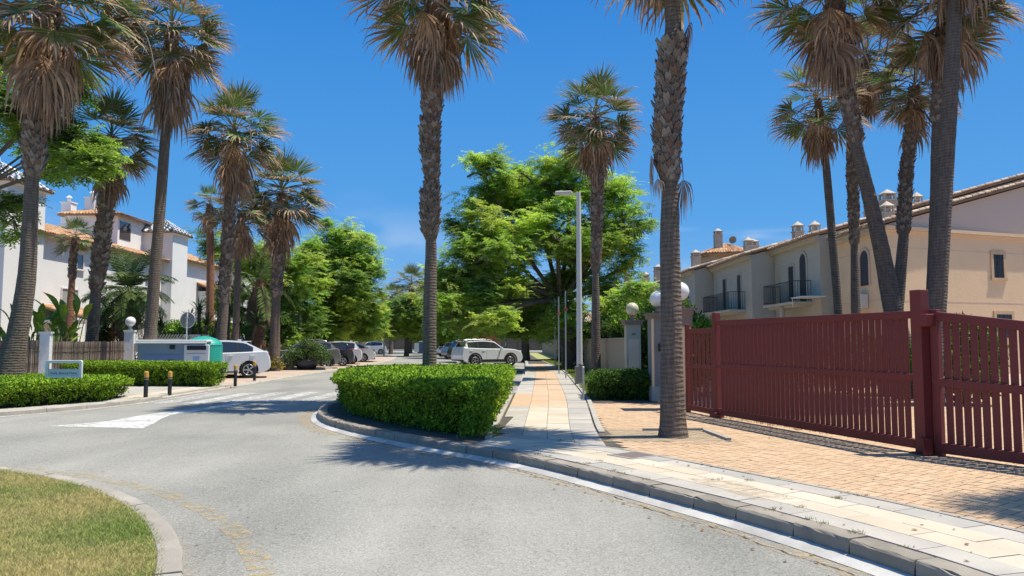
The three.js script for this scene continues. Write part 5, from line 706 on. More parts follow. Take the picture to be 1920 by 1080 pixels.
{ // left: reed screens between white posts
  const post = (label, px, D, w, top, group) => { const a = P(px, 650, D), t = thing('white_post', label, 'post', [a.x, 0.1, -D], 0.25, group); part(t, 'shaft', box(w, top - 0.1, w, 0, (top - 0.1) / 2, 0), M.whitePost); part(t, 'post_cap', box(w + 0.06, 0.06, w + 0.06, 0, top - 0.07, 0), M.whitePost); return a; };
  const a = post('white rendered post between two reed screens', 86, 25, 0.3, 1.86), b = post('white rendered post carrying a globe lamp beside the bins', 243, 31, 0.36, 2.0);
  globeLamp('silvery globe lamp on the white post beside the bins', b.x, 2.08, -31, 0.2, M.globe, M.galv);
  const scr = (label, x0, z0, x1, z1, h) => { const t = thing('reed_fence', label, 'fence', [x0, 0.1, z0], Math.atan2(-(z1 - z0), x1 - x0)), L = Math.hypot(x1 - x0, z1 - z0), R = rng(Math.round(L * 100)); const n = Math.round(L / 0.05), list = []; for (let i = 0; i < n; i++) { const r = 0.012 + R() * 0.014; list.push(box(r * 2, h * (0.95 + R() * 0.07), r * 2, (i + R()) / n * L, h / 2, (R() - .5) * 0.03, R() * 3)); } part(t, 'reeds', merge(list), M.reed, { kind: 'stuff' }); part(t, 'backing_panel', box(L, h * 0.97, 0.03, L / 2, h / 2, -0.04), M.reed); for (const q of [0.25, 0.75]) part(t, 'tie_wire', box(L, 0.012, 0.012, L / 2, h * q, 0.035), M.iron); for (let q = 0; q < L; q += 2) part(t, 'fence_stake', box(0.05, h, 0.05, q + 0.03, h / 2, -0.09), M.wood); };
  scr('brushwood reed screen at the far left edge', a.x - 1.6, -19.5, a.x - 0.1, -24.9, 1.55); scr('shaded reed screen between the two white posts', a.x + 0.1, -25.2, b.x - 0.15, -30.9, 1.5);
  const lat = thing('lattice_gate', 'grey diagonal lattice gate right of the white post', 'gate', [b.x + 0.25, 0.1, -31.3], 0.5); { const L = []; for (let i = -9; i < 14; i++) L.push(box(0.05, 2.4, 0.02, 0.6 + i * 0.11, 0.8, 0, 0, 0, -0.6)); const pl = L.map((g) => g); part(lat, 'lattice', merge(pl), M.greyBox, { kind: 'stuff' }); part(lat, 'frame', merge([box(1.7, 0.07, 0.06, 0.8, 1.6, 0), box(1.7, 0.07, 0.06, 0.8, 0.05, 0), box(0.07, 1.6, 0.06, 0, 0.8, 0), box(0.07, 1.6, 0.06, 1.64, 0.8, 0)]), M.greyBox); part(lat, 'letter_box', rbox(0.4, 0.34, 0.2, 0.02, -0.1, 1.25, 0.2), M.greyBox); part(lat, 'panel', box(1.64, 1.56, 0.02, 0.82, 0.8, -0.05), M.core); }
  // boundary posts behind the parked cars
  const rail = []; let k = 0;
  const ord = ['first', 'second', 'third', 'fourth', 'fifth', 'sixth', 'seventh', 'eighth', 'ninth', 'tenth', 'eleventh', 'twelfth', 'thirteenth', 'last']; for (const px of [340, 365, 390, 420, 451, 476, 500, 518, 533, 547, 570, 586, 600, 612]) { const D = 16.2 * FOC / (960 - px), a2 = P(px, 650, D), t = thing('white_post', 'white boundary post behind the parked cars, ' + ord[k++] + ' counted from the bins', 'post', [a2.x, 0.05, -D], 0, 'white fence posts behind the parked cars'); part(t, 'shaft', box(0.36, 1.82, 0.36, 0, 0.91, 0), M.whitePost); part(t, 'post_cap', box(0.42, 0.07, 0.42, 0, 1.855, 0), M.whitePost); }
  const rf = thing('garden_fence', 'dark screen fence between the white boundary posts', 'fence', [-16.35, 0.05, -37]); for (let z = 0; z > -46; z -= 1.15) part(rf, 'fence_panel', box(0.06, 1.5, 1.12, 0, 0.76, z), M.reed);
  // far wall at the bend
  const fw = thing('far_fence', 'dark wooden fence closing the view at the bend', 'fence', [-14, 0, -134]); for (let i = 0; i < 30; i++) part(fw, 'fence_panel', box(1.94, 2.1, 0.1, -28 + i * 2, 1.05, 0), M.wood);
  for (let i = 0; i < 12; i++) part(fw, 'fence_panel', box(1.94, 2.0, 0.1, 32 + i * 1.2, 1.0, 14 + i * 3, 1.2), M.wood);
  const fk = structure('far_kerb', 'pale kerb in front of the far fence'); part(fk, 'kerb_stone', box(38, 0.16, 3.2, -24, 0.08, -130), M.kerbPale);
}

// ================= PLANTING =================
hedge('broad clipped bright green hedge on the kerbed island at the street mouth', [[-0.42, -11.25], [-1.45, -12.05], [-2.5, -13.45], [-3.3, -14.75], [-3.85, -16.3], [-4.0, -17.8], [-3.85, -19.2], [-3.2, -20.1], [-1.5, -20.4], [0.02, -20.4], [-0.02, -17], [-0.2, -13.5]], 0.14, 0.82, 330, 1);
hedge('low clipped hedge around the street name sign', [[-20, -15.4], [-13.3, -15.2], [-11.35, -16.75], [-10.13, -18.9], [-10.4, -20.6], [-11.6, -21.2], [-14.5, -22], [-20, -22]], 0.09, 0.56, 230, 2, { rough: 0.14 });
hedge('long clipped hedge running in front of the recycling containers', [[-9.85, -24.75], [-9.85, -26.1], [-20, -28.8], [-20, -26.6], [-13.5, -25.3]], 0.09, 0.79, 230, 3, { rough: 0.16 });
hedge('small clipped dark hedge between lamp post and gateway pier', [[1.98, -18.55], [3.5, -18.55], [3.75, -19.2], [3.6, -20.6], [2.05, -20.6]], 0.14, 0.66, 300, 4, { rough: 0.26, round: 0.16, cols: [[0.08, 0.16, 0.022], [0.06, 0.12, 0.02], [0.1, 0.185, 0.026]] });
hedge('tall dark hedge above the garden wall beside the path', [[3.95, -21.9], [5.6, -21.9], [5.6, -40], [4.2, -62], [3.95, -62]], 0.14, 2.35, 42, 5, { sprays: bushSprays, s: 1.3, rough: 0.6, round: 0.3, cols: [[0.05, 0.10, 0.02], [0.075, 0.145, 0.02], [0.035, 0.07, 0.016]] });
bush('climber', 'bright green climber spilling over the wall left of the piers', [4.6, 1.6, -25], [[0, 1.0, 0, 0.8, 0.6], [-0.5, 0.6, 0.8, 0.7, 0.45], [0.8, 1.0, -0.5, 0.8, 0.7], [-0.3, 0.9, -2, 0.9, 0.7], [0.3, 0.3, 1.8, 0.7, 0.5]], 260, 61, [[0.13, 0.24, 0.02], [0.18, 0.29, 0.025], [0.10, 0.18, 0.02]]);
bush('shrub', 'bright green shrub showing above the right gate leaf', [P(1800, 600, 17.5).x, 0.1, -17.5], [[0, 1.6, 0, 0.5, 0.5], [-0.35, 1.2, 0.1, 0.55, 0.6], [0.4, 1.25, 0, 0.5, 0.55], [0, 0.7, 0.2, 0.7, 0.6], [-0.8, 1.0, 0.2, 0.5, 0.6]], 330, 62, [[0.13, 0.26, 0.025], [0.17, 0.30, 0.03], [0.09, 0.18, 0.02]]);
bush('shrub', 'green shrub tops showing just above the left end of the gate', [P(1320, 600, 20).x, 0.1, -20], [[0, 1.6, 0, 0.6, 0.55], [0.7, 1.5, 0.2, 0.5, 0.5], [-0.4, 1.0, 0, 0.6, 0.6], [1.6, 1.35, 0, 0.8, 0.5], [2.6, 1.35, -0.4, 0.8, 0.5]], 240, 63, [[0.13, 0.26, 0.025], [0.17, 0.30, 0.03], [0.09, 0.18, 0.02]]);
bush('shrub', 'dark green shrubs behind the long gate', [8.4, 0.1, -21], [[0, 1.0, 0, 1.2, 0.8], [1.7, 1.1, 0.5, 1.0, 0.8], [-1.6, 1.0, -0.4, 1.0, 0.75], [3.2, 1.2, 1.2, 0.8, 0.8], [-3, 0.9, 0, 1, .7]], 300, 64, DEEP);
for (const [px, py, D, n, lab] of [[925, 632, 75, 1, 'bougainvillea with red bracts above the far wall'], [200, 632, 33.5, 2, 'orange red flowering shrub behind the reed screen']]) { const p = P(px, py, D); bush('flowering_shrub', lab, [p.x, 0, -D], [[0, p.y, 0, D * 0.016, D * 0.011], [-D * 0.012, p.y - 0.4, 0, D * 0.014, D * 0.012]], 120, 65 + n, n === 1 ? [[0.40, 0.07, 0.03], [0.45, 0.12, 0.05], [0.1, 0.16, 0.03]] : [[0.55, 0.16, 0.05], [0.5, 0.2, 0.06], [0.12, 0.18, 0.03]]); }

// fan palms: [px, py, trunk width px, old leaf bases]
const bigPalm = fanPalm('tall palm rooted in the brick forecourt right beside the red gate', 11.5, [[1262, 823, 58], [1262, 805, 51], [1260, 745, 44], [1258, 600, 39], [1256, 450, 37], [1256, 345, 36, 1], [1253, 325, 46, 1], [1251, 260, 52, 1], [1257, 160, 54, 1], [1262, 88, 44, 0], [1262, 72, 44, 0], [1262, 60, 31], [1263, 0, 28], [1264, -80, 27]], [1266, -190], 1.0, { seed: 1, nearBoots: true, green: 18, half: 13, dead: 4, skirt: 0.0, topBoots: 0, seg: 28, bootS: 0.8, bootGap: 1.25 });
for (const [px, py, turn, s, g] of [[1278, 300, 1.9, 0.62, 3], [1238, 262, -1.75, 0.55, 0], [1236, 318, -1.2, 0.3, 2], [1290, 8, 1.6, 0.6, 3]]) { const q = P(px, py, 11.5).sub(bigPalm.position), m = part(bigPalm, 'dead_frond', fronds.dead[g][0], M.deadFrond); m.position.copy(q); m.rotation.y = turn; m.scale.setScalar(s); }
fanPalm('palm rising from the back of the clipped island hedge', 18.9, [[805, 752, 30], [805, 690, 26], [806, 560, 25], [808, 450, 24, 1], [806, 436, 34, 1], [806, 400, 36, 1], [808, 362, 32, 1], [810, 345, 24, 1], [808, 320, 32, 1], [806, 250, 38, 1], [808, 225, 32, 1], [812, 180, 42, 1], [816, 100, 46, 1], [818, 20, 44, 1]], [819, -25], 1.162, { seed: 2, nearBoots: true, green: 16, half: 16, dead: 24, skirt: 1.1, seg: 22, bootS: 0.95 });
fanPalm('slender palm behind the lamp post on the right verge', 29, [[1117, 700, 19], [1117, 560, 15], [1117, 512, 14, 1], [1118, 495, 17, 1], [1119, 400, 21, 1], [1120, 330, 22, 1], [1118, 270, 21, 1]], [1116, 225], 1.045, { seed: 3, green: 24, half: 13, dead: 13, skirt: 0.9 });
fanPalm('leaning palm with huge shaggy head at the left edge', 21, [[18, 700, 46], [30, 640, 37], [50, 520, 31], [61, 335, 27, 1], [65, 310, 36, 1], [62, 268, 40, 1], [66, 240, 32, 0], [72, 195, 24, 1], [78, 170, 38, 1], [84, 140, 38, 1], [90, 60, 36, 1]], [95, 5], 1.452, { seed: 4, green: 22, half: 16, dead: 24, skirt: 1.0 });
fanPalm('rough trunked palm in front of the apartment building', 30, [[164, 700, 25], [172, 640, 22], [180, 545, 23, 1], [188, 490, 28, 1], [198, 400, 25, 1], [205, 340, 24, 1], [206, 300, 24, 1]], [208, 262], 1.103, { seed: 5, green: 24, half: 12, dead: 16, skirt: 1.0 });
fanPalm('smooth tall palm standing right behind the long left hedge', 29, [[276, 700, 25], [284, 600, 22], [293, 480, 20], [303, 350, 19], [311, 245, 18], [316, 185, 22, 1], [320, 120, 26, 1]], [322, 62], 1.375, { seed: 6, green: 22, half: 16, dead: 24, skirt: 1.35 });
fanPalm('palm with criss cross bark behind the white parked crossover', 35, [[407, 705, 23], [414, 640, 19], [420, 570, 20, 1], [425, 480, 21, 1], [432, 380, 19, 1], [436, 320, 19, 1]], [440, 250], 1.278, { seed: 7, green: 24, half: 14, dead: 16, skirt: 1.1 });
fanPalm('thin palm with a brown skirt close behind another trunk', 38, [[436, 692, 15], [443, 600, 12], [447, 480, 12], [450, 450, 14, 1]], [453, 398], 0.968, { seed: 8, green: 10, half: 10, dead: 18, skirt: 1.0 });
fanPalm('palm standing between the parked cars and the planter', 40, [[514, 700, 21], [515, 640, 19], [518, 560, 19, 1], [524, 470, 21, 1], [530, 420, 19, 1]], [528, 365], 1.375, { seed: 9, green: 24, half: 14, dead: 16, skirt: 1.0 });
fanPalm('slim reddish palm stem rising left of the criss cross palm', 43, [[394, 690, 15], [394, 560, 14], [395, 460, 14], [394, 420, 13, 1]], [393, 385], 0.774, { seed: 10, bark: M.barkRed, green: 12, half: 8, dead: 6, skirt: 0.6 });
fanPalm('young palm with a small green head before the white facade', 36, [[131, 590, 14], [135, 525, 13, 1], [137, 490, 13, 1]], [142, 448], 0.62, { seed: 11, bark: M.barkRed, green: 18, half: 3, dead: 0, stalks: 0, group: 'garden palms by the apartments' });
const gr = { group: 'palm cluster behind the red gate' };
fanPalm('thin straight palm leftmost in the cluster behind the gate', 22, [[1577, 660, 17], [1570, 560, 15], [1560, 440, 15], [1550, 320, 14], [1546, 275, 14, 1]], [1533, 190], 0.81, { seed: 12, green: 12, half: 10, dead: 13, skirt: 0.75, ...gr });
fanPalm('slim palm with rough stem hidden behind the leaning palm', 24, [[1607, 660, 19], [1604, 560, 17], [1602, 460, 16, 1], [1601, 400, 19, 1], [1598, 300, 19, 1], [1608, 180, 20, 1]], [1625, 110], 0.88, { seed: 13, green: 20, half: 10, dead: 10, skirt: 1.0, ...gr });
fanPalm('leaning palm with a heavy dead skirt behind the gate', 19, [[1696, 670, 37], [1672, 570, 34], [1655, 480, 30], [1630, 370, 26], [1606, 270, 26, 1], [1592, 200, 28, 1], [1578, 120, 34, 1], [1568, 50, 36, 1]], [1562, -20], 1.012, { seed: 14, green: 16, half: 10, dead: 24, skirt: 1.0, ...gr });
fanPalm('short crowned palm forming the right arm of the vee', 20, [[1672, 650, 32], [1682, 570, 24], [1694, 440, 22, 1], [1700, 330, 22, 1], [1710, 240, 22, 1]], [1715, 165], 0.686, { seed: 15, green: 18, half: 10, dead: 8, skirt: 0.8, ...gr });
fanPalm('thick smooth palm passing out of view behind the gate post', 17, [[1750, 670, 33], [1758, 560, 32], [1768, 400, 30], [1778, 240, 28], [1786, 100, 27], [1790, -10, 26], [1793, -100, 26, 1]], [1794, -190], 1.144, { seed: 16, green: 16, half: 10, dead: 14, skirt: 0.9, ...gr });
fanPalm('darker palm with brown skirt just behind the thick smooth palm', 18.5, [[1744, 660, 27], [1750, 560, 26], [1756, 400, 24], [1757, 230, 22, 1], [1764, 140, 24, 1], [1768, 80, 24, 1]], [1774, -5], 1.056, { seed: 17, green: 14, half: 14, dead: 18, skirt: 0.8, ...gr });
{ // palm outside the frame on the right, whose crown shades the near sidewalk
  const th = thing('palm_tree', 'palm outside the frame whose crown shades the near sidewalk', 'palm tree', [8.5, 0, -6.6], 0, 'fan palms along the street'); part(th, 'trunk', trunkGeo([V3(0, 0.1, 0), V3(0.05, 4, 0), V3(0, 8.8, 0)], [0.22, 0.16, 0.15], 3).g, M.bark); fanCrown(th, V3(0, 8.8, 0), 0.72, { green: 14, half: 8, dead: 4 }, 91);
}
for (const [px, py, D, S, lab, sd] of [[771, 533, 100, 1.5, 'distant palm above the far trees left of the hedge palm', 21], [735, 560, 92, 1.2, 'distant palm with a drab head beside the leafy street tree', 22], [805, 528, 105, 1.3, 'distant palm mostly hidden behind the hedge palm trunk', 23], [716, 575, 96, 1.1, 'slender distant palm over the far white car', 24]]) fanPalm(lab, D, [[px - 2, 655, 8], [px, py + 40, 7]], [px, py], S, { seed: sd, green: 18, half: 10, dead: 11, skirt: 0.8, seg: 8, stalks: 0, group: 'distant palms' });
datePalm('bushy date palm with thick dark trunk before the white facade', 33, 236, 668, 545, 24, 1.0, 80, 31, 40);
datePalm('old palm with a thick dark dead skirt behind the white posts', 44, 484, 680, 530, 20, 1.15, 10, 32, 150);

// leafy trees: lobes in pixels
broadTree('big bright green tree spreading over the right pavement', 41, [1072, 690], [1050, 560], [[1010, 345, 95, 62, -1.5], [910, 330, 55, 52, 0.5], [900, 500, 62, 70, 4.2], [960, 470, 70, 60, -1.5], [1040, 440, 70, 60, 2], [1110, 470, 60, 50, 1.5], [1060, 600, 40, 30, 2], [865, 590, 42, 36, 4.5], [930, 595, 60, 36, 5], [1000, 605, 55, 28, -1], [850, 530, 32, 46, 3], [955, 400, 85, 58, -1], [890, 450, 58, 62, 1.5], [1075, 330, 70, 50, -1], [1150, 370, 62, 52, 0], [1165, 430, 48, 45, 1], [940, 520, 75, 55, 3], [1010, 560, 60, 50, -1], [880, 570, 40, 50, 0], [1080, 500, 45, 60, -1], [1180, 490, 25, 30, 0], [1135, 540, 42, 36, 0.5], [1165, 400, 40, 50, -2]], { seed: 5, trunkPx: 30, fill: 1.0, per: 36 });
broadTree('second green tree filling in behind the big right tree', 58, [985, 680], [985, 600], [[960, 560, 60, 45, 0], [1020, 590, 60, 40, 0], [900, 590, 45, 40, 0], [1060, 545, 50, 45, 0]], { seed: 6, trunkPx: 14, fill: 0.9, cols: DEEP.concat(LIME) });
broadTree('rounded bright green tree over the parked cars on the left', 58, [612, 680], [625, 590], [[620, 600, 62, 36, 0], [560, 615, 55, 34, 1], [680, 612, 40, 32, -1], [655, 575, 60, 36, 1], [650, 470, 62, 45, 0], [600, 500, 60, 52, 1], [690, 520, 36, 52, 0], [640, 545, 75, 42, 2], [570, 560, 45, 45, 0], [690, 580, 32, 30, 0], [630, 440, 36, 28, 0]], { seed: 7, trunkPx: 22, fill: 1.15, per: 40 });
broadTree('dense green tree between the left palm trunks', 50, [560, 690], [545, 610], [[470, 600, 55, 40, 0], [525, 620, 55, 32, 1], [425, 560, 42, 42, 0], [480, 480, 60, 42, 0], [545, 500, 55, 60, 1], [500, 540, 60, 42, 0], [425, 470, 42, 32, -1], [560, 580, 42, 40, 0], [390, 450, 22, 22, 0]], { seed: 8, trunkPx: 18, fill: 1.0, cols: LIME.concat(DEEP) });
broadTree('bright green tree reaching in behind the shaggy left palm', 25, [-130, 700], [-110, 380], [[60, 210, 70, 55, 0], [150, 265, 40, 42, 0.5], [20, 260, 60, 50, -1], [150, 180, 34, 28, 1], [95, 268, 45, 24, 0], [-10, 130, 60, 60, 0], [-22, 400, 30, 56, -1], [165, 290, 30, 24, 0], [205, 315, 24, 16, 1.5]], { seed: 9, cols: LIME.slice(0, 4).concat(DEEP), trunkPx: 16, fill: 1.5, per: 34, clump: 0.6 });
broadTree('leafy green tree filling the bend left of the hedge palm', 80, [762, 665], [762, 630], [[742, 598, 40, 36, 0], [790, 602, 34, 34, 0], [768, 578, 36, 26, 1]], { seed: 31, trunkPx: 8, sprays: bigSprays, per: 40, clump: 0.9, fill: 2.2, cols: LIME.concat(DEEP) });
broadTree('leafy green tree right behind the hedge palm trunk', 72, [845, 668], [848, 625], [[838, 585, 30, 38, 0], [868, 572, 34, 36, 0], [850, 612, 40, 24, 1]], { seed: 32, trunkPx: 8, sprays: bigSprays, per: 40, clump: 0.9, fill: 2.2, cols: LIME.concat(DEEP) });
broadTree('small round green tree at the bend beside the far palms', 100, [768, 660], [768, 620], [[765, 590, 36, 26, 0], [745, 605, 26, 24, 0], [788, 600, 24, 30, 0]], { seed: 10, trunkPx: 7, sprays: bigSprays, per: 26, clump: 1.1 });
broadTree('light green tree behind the hedge palm on its right', 88, [852, 668], [848, 620], [[850, 575, 40, 30, 0], [828, 590, 22, 28, 0], [875, 600, 28, 28, 0]], { seed: 11, trunkPx: 9, sprays: bigSprays, per: 26, clump: 1.0 });
broadTree('mid green tree over the far fence left of the bend', 112, [705, 655], [705, 625], [[690, 610, 30, 24, 0], [715, 600, 28, 26, 0], [660, 620, 26, 20, 0]], { seed: 12, trunkPx: 7, sprays: bigSprays, per: 26, clump: 1.2, cols: DEEP.concat(LIME) });
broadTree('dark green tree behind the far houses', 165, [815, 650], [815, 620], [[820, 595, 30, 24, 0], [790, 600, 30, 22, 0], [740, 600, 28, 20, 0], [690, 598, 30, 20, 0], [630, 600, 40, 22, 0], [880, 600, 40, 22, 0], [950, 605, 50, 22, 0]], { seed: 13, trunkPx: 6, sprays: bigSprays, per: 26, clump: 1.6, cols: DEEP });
broadTree('small tree before the tiled roofs right of the slender palm', 34, [1152, 690], [1148, 600], [[1150, 560, 30, 20, 0], [1125, 580, 30, 22, 0], [1190, 545, 20, 14, 1]], { seed: 14, trunkPx: 7, per: 30, clump: 0.5, fill: 1.4 });
hedge('dark hedge behind the left boundary posts', [[-17, -40], [-19.5, -40], [-19.5, -80], [-17.2, -80]], 0.1, 2.4, 16, 15, { sprays: bushSprays, s: 1.7, rough: 0.9, round: 0.4, cols: DEEP });
hedge('far hedge above the dark fence at the bend', [[-42, -136], [14, -136], [14, -139], [-42, -139]], 0.0, 4.2, 7, 16, { sprays: bushSprays, s: 2.6, rough: 1.2, round: 0.5, cols: DEEP });
strelitzia('large paddle leaved plant left of the young palm', [P(70, 640, 27.5).x, 0.16, -27.5], 26, 71, 0.8); strelitzia('upright paddle leaved plant under the young palm', [P(124, 640, 28.5).x, 0.16, -28.5], 28, 72, 0.95); strelitzia('yellowing paddle leaved plant beside the white post', [P(97, 640, 27).x, 0.16, -27], 24, 73, 0.6); strelitzia('paddle leaved plant behind the leaning palm trunk', [P(12, 640, 28).x, 0.16, -28], 18, 74, 0.75);
yucca('bright green yucca clump left of the round road sign', [P(300, 640, 34).x, 0.16, -34], [[0, 2.2, 0], [0.4, 1.5, 0.3], [-0.3, 1.2, 0.4], [0.95, 1.6, 0.1], [1.2, 1.1, 0.2]], 81, 1.15); yucca('dark yucca clump right of the round road sign', [P(372, 640, 40).x, 0.1, -40], [[0, 3.2, 0], [0.5, 2.4, 0.2], [-0.4, 2.6, 0.2], [0.9, 1.6, 0.3], [0.2, 1.4, 0.5], [-0.8, 1.6, 0.3], [1.0, 3.0, -0.3]], 82, 1.35); yucca('dark sword leaved clump between the two close palm trunks', [P(428, 640, 42).x, 0.1, -42], [[0, 3.3, 0], [0.7, 2.4, 0.2], [-0.5, 2.2, 0.2], [1.1, 1.5, 0.3], [1.6, 2.6, 0]], 83, 1.4);
bush('cypress_shrub', 'narrow dark green column shrub behind the rough trunked palm', [P(190, 640, 32.5).x, 0.16, -32.5], [[0, 0.8, 0, 0.3, 0.7], [0, 1.7, 0, 0.3, 0.8], [0.03, 2.7, 0, 0.2, 0.6]], 150, 84, [[0.03, 0.055, 0.02], [0.045, 0.08, 0.025]]);
globeLamp('small globe lamp in the garden behind the rough trunked palm', P(187, 583, 31.6).x, P(187, 590, 31.6).y, -31.6, 0.17, M.globe, M.galv);

// ================= STREET FURNITURE =================
{ const a = G(1087, 721, 0.15), h = 6.55; const t = thing('street_lamp', 'tall pale lamp post with a flat square head beside the path', 'street lamp', [a[0], 0.15, a[1]]);
  part(t, 'pole', merge([cyl(0.105, 0.075, h), cyl(0.16, 0.15, 0.04)]), M.galvPale); part(t, 'base_box', rbox(0.3, 0.62, 0.26, 0.02, 0, 0.31, 0), M.greyBox); part(t, 'head', rbox(0.56, 0.1, 0.32, 0.03, -0.33, h - 0.02, 0), M.galvPale).rotation.z = 0.03; part(t, 'head_arm', box(0.2, 0.07, 0.09, -0.03, h - 0.06, 0), M.galvPale); part(t, 'diffuser', box(0.4, 0.02, 0.24, -0.35, h - 0.085, 0), M.plate); const L = []; for (let i = 0; i < 9; i++) L.push(box(0.05 + hash2(i, 1, 2) * 0.08, 0.03, 0.1, (hash2(i, 2, 3) - .5) * 0.34, 0.66 + hash2(i, 4, 4) * 0.08, (hash2(i, 5, 5) - .5) * 0.3, i, 0.3)); part(t, 'dark_rag', merge(L), M.black); }
{ const a = G(1094, 751, 0.15); const t = thing('short_post', 'thin knee high metal post at the corner of the small hedge', 'post', [a[0], 0.15, a[1]]); part(t, 'tube', cyl(0.024, 0.024, 0.8), M.galv); part(t, 'cap', new THREE.SphereGeometry(0.03, 10, 8).translate(0, 0.8, 0), M.galv); }
[[1061, 709, 545, 'nearest tree stake on the verge'], [1048, 700, 556, 'middle tree stake on the verge'], [1041, 693, 560, 'farthest tree stake of the three on the verge']].forEach(([px, py, pt, lab]) => { const a = G(px, py, 0.15), h = P(px, pt, -a[1]).y - 0.15; const t = thing('tree_stake', lab + ', grey with a faded orange tie', 'stake', [a[0], 0.15, a[1]]); part(t, 'pole', cyl(0.028, 0.025, h), M.galv); part(t, 'tie', merge([box(0.1, 0.12, 0.02, 0.03, h * 0.78, 0.03, 0.3), box(0.02, 0.3, 0.03, -0.03, h * 0.8, 0.02, 0.3)]), std({ color: rgb(0.45, 0.12, 0.05) })); });
[[273, 745, 'bollard with gold top standing nearest the name sign'], [318, 738, 'bollard with gold top, second from the name sign'], [441, 722, 'bollard with gold top in front of the white crossover'], [477, 712, 'bollard with gold top at the rear wheel of the white crossover']].forEach(([px, py, lab], i) => { const a = G(px, py, 0.1), D = -a[1], h = [0.72, 0.66, 0.72, 0.74][i] * 1.0; const t = thing('bollard', lab, 'bollard', [a[0], 0.06, a[1]], 0, 'black bollards with gold tops'); part(t, 'post', cyl(0.055, 0.055, h - 0.16, 0, 0, 0, 20), M.black); part(t, 'gold_band', merge([cyl(0.061, 0.061, 0.14, 0, h - 0.15, 0, 20), new THREE.SphereGeometry(0.061, 20, 8, 0, 6.2832, 0, 1.5708).scale(1, 0.4, 1).translate(0, h - 0.01, 0)]), M.gold); part(t, 'groove', merge([cyl(0.0565, 0.0565, 0.015, 0, h - 0.2, 0, 20)]), M.galv); });
{ // street name sign
  const D = 18.75, a = P(121, 694, D), t = thing('street_name_sign', 'pale framed street name sign standing in the low hedge', 'sign', [a.x, 0.09, -D], 0.08); const W = 0.86, top = P(121, 676, D).y - 0.09, bot = P(121, 708, D).y - 0.09;
  const sh = new THREE.Shape(); const r = 0.05, w = W / 2; sh.moveTo(-w, bot); sh.lineTo(w, bot); sh.lineTo(w, top - r); sh.quadraticCurveTo(w, top, w - r, top); sh.lineTo(-w + r, top); sh.quadraticCurveTo(-w, top, -w, top - r); sh.closePath(); const ho = new THREE.Path(); const f = 0.055; ho.moveTo(-w + f, bot + f * 0.4); ho.lineTo(-w + f, top - f); ho.lineTo(w - f, top - f); ho.lineTo(w - f, bot + f * 0.4); ho.closePath(); sh.holes.push(ho);
  part(t, 'frame', new THREE.ExtrudeGeometry(sh, { depth: 0.05, bevelEnabled: true, bevelSize: 0.008, bevelThickness: 0.008, bevelSegments: 2 }), M.plate);
  const cv = document.createElement('canvas'); cv.width = 512; cv.height = 128; const c = cv.getContext('2d'); c.fillStyle = '#c9ccd3'; c.fillRect(0, 0, 512, 128); c.strokeStyle = '#8e939c'; c.lineWidth = 3; c.strokeRect(6, 6, 500, 116); c.fillStyle = '#3a4668'; c.font = 'bold 50px sans-serif'; c.textAlign = 'center'; c.textBaseline = 'middle'; c.fillText('Avda. Buena Clara', 256, 68, 440);
  const tx = new THREE.CanvasTexture(cv); tx.colorSpace = THREE.SRGBColorSpace; const ph = (top - bot) * 0.46; const pg = new THREE.BoxGeometry(W - 0.11, ph, 0.02); pg.translate(0, bot + 0.02 + ph / 2, 0.035); part(t, 'name_plate', pg, [M.plate, M.plate, M.plate, M.plate, std({ map: tx, roughness: 0.45 }), M.plate]);
  part(t, 'leg', cyl(0.028, 0.028, bot + 0.02, w - 0.03, 0, 0.025), M.galv); part(t, 'leg', cyl(0.028, 0.028, bot + 0.02, -w + 0.03, 0, 0.025), M.galv);
}
{ const D = 30, a = P(351, 600, D), t = thing('road_sign', 'round road sign seen from its grey back', 'sign', [a.x, 0.09, -D], -0.12); part(t, 'disc', new THREE.CylinderGeometry(0.31, 0.31, 0.02, 36).rotateX(1.5708).translate(0, a.y - 0.09, -0.04), std({ color: rgb(0.20, 0.205, 0.21), roughness: 0.5, metalness: 0.3 })); part(t, 'rim', new THREE.TorusGeometry(0.31, 0.016, 8, 40).translate(0, a.y - 0.09, -0.035), M.galv); part(t, 'pole', cyl(0.03, 0.03, a.y + 0.2, 0, 0, 0.0), M.galvPale); part(t, 'clamp', merge([box(0.14, 0.04, 0.05, 0, a.y, 0.0), box(0.14, 0.04, 0.05, 0, a.y - 0.22, 0.0)]), M.galv); }
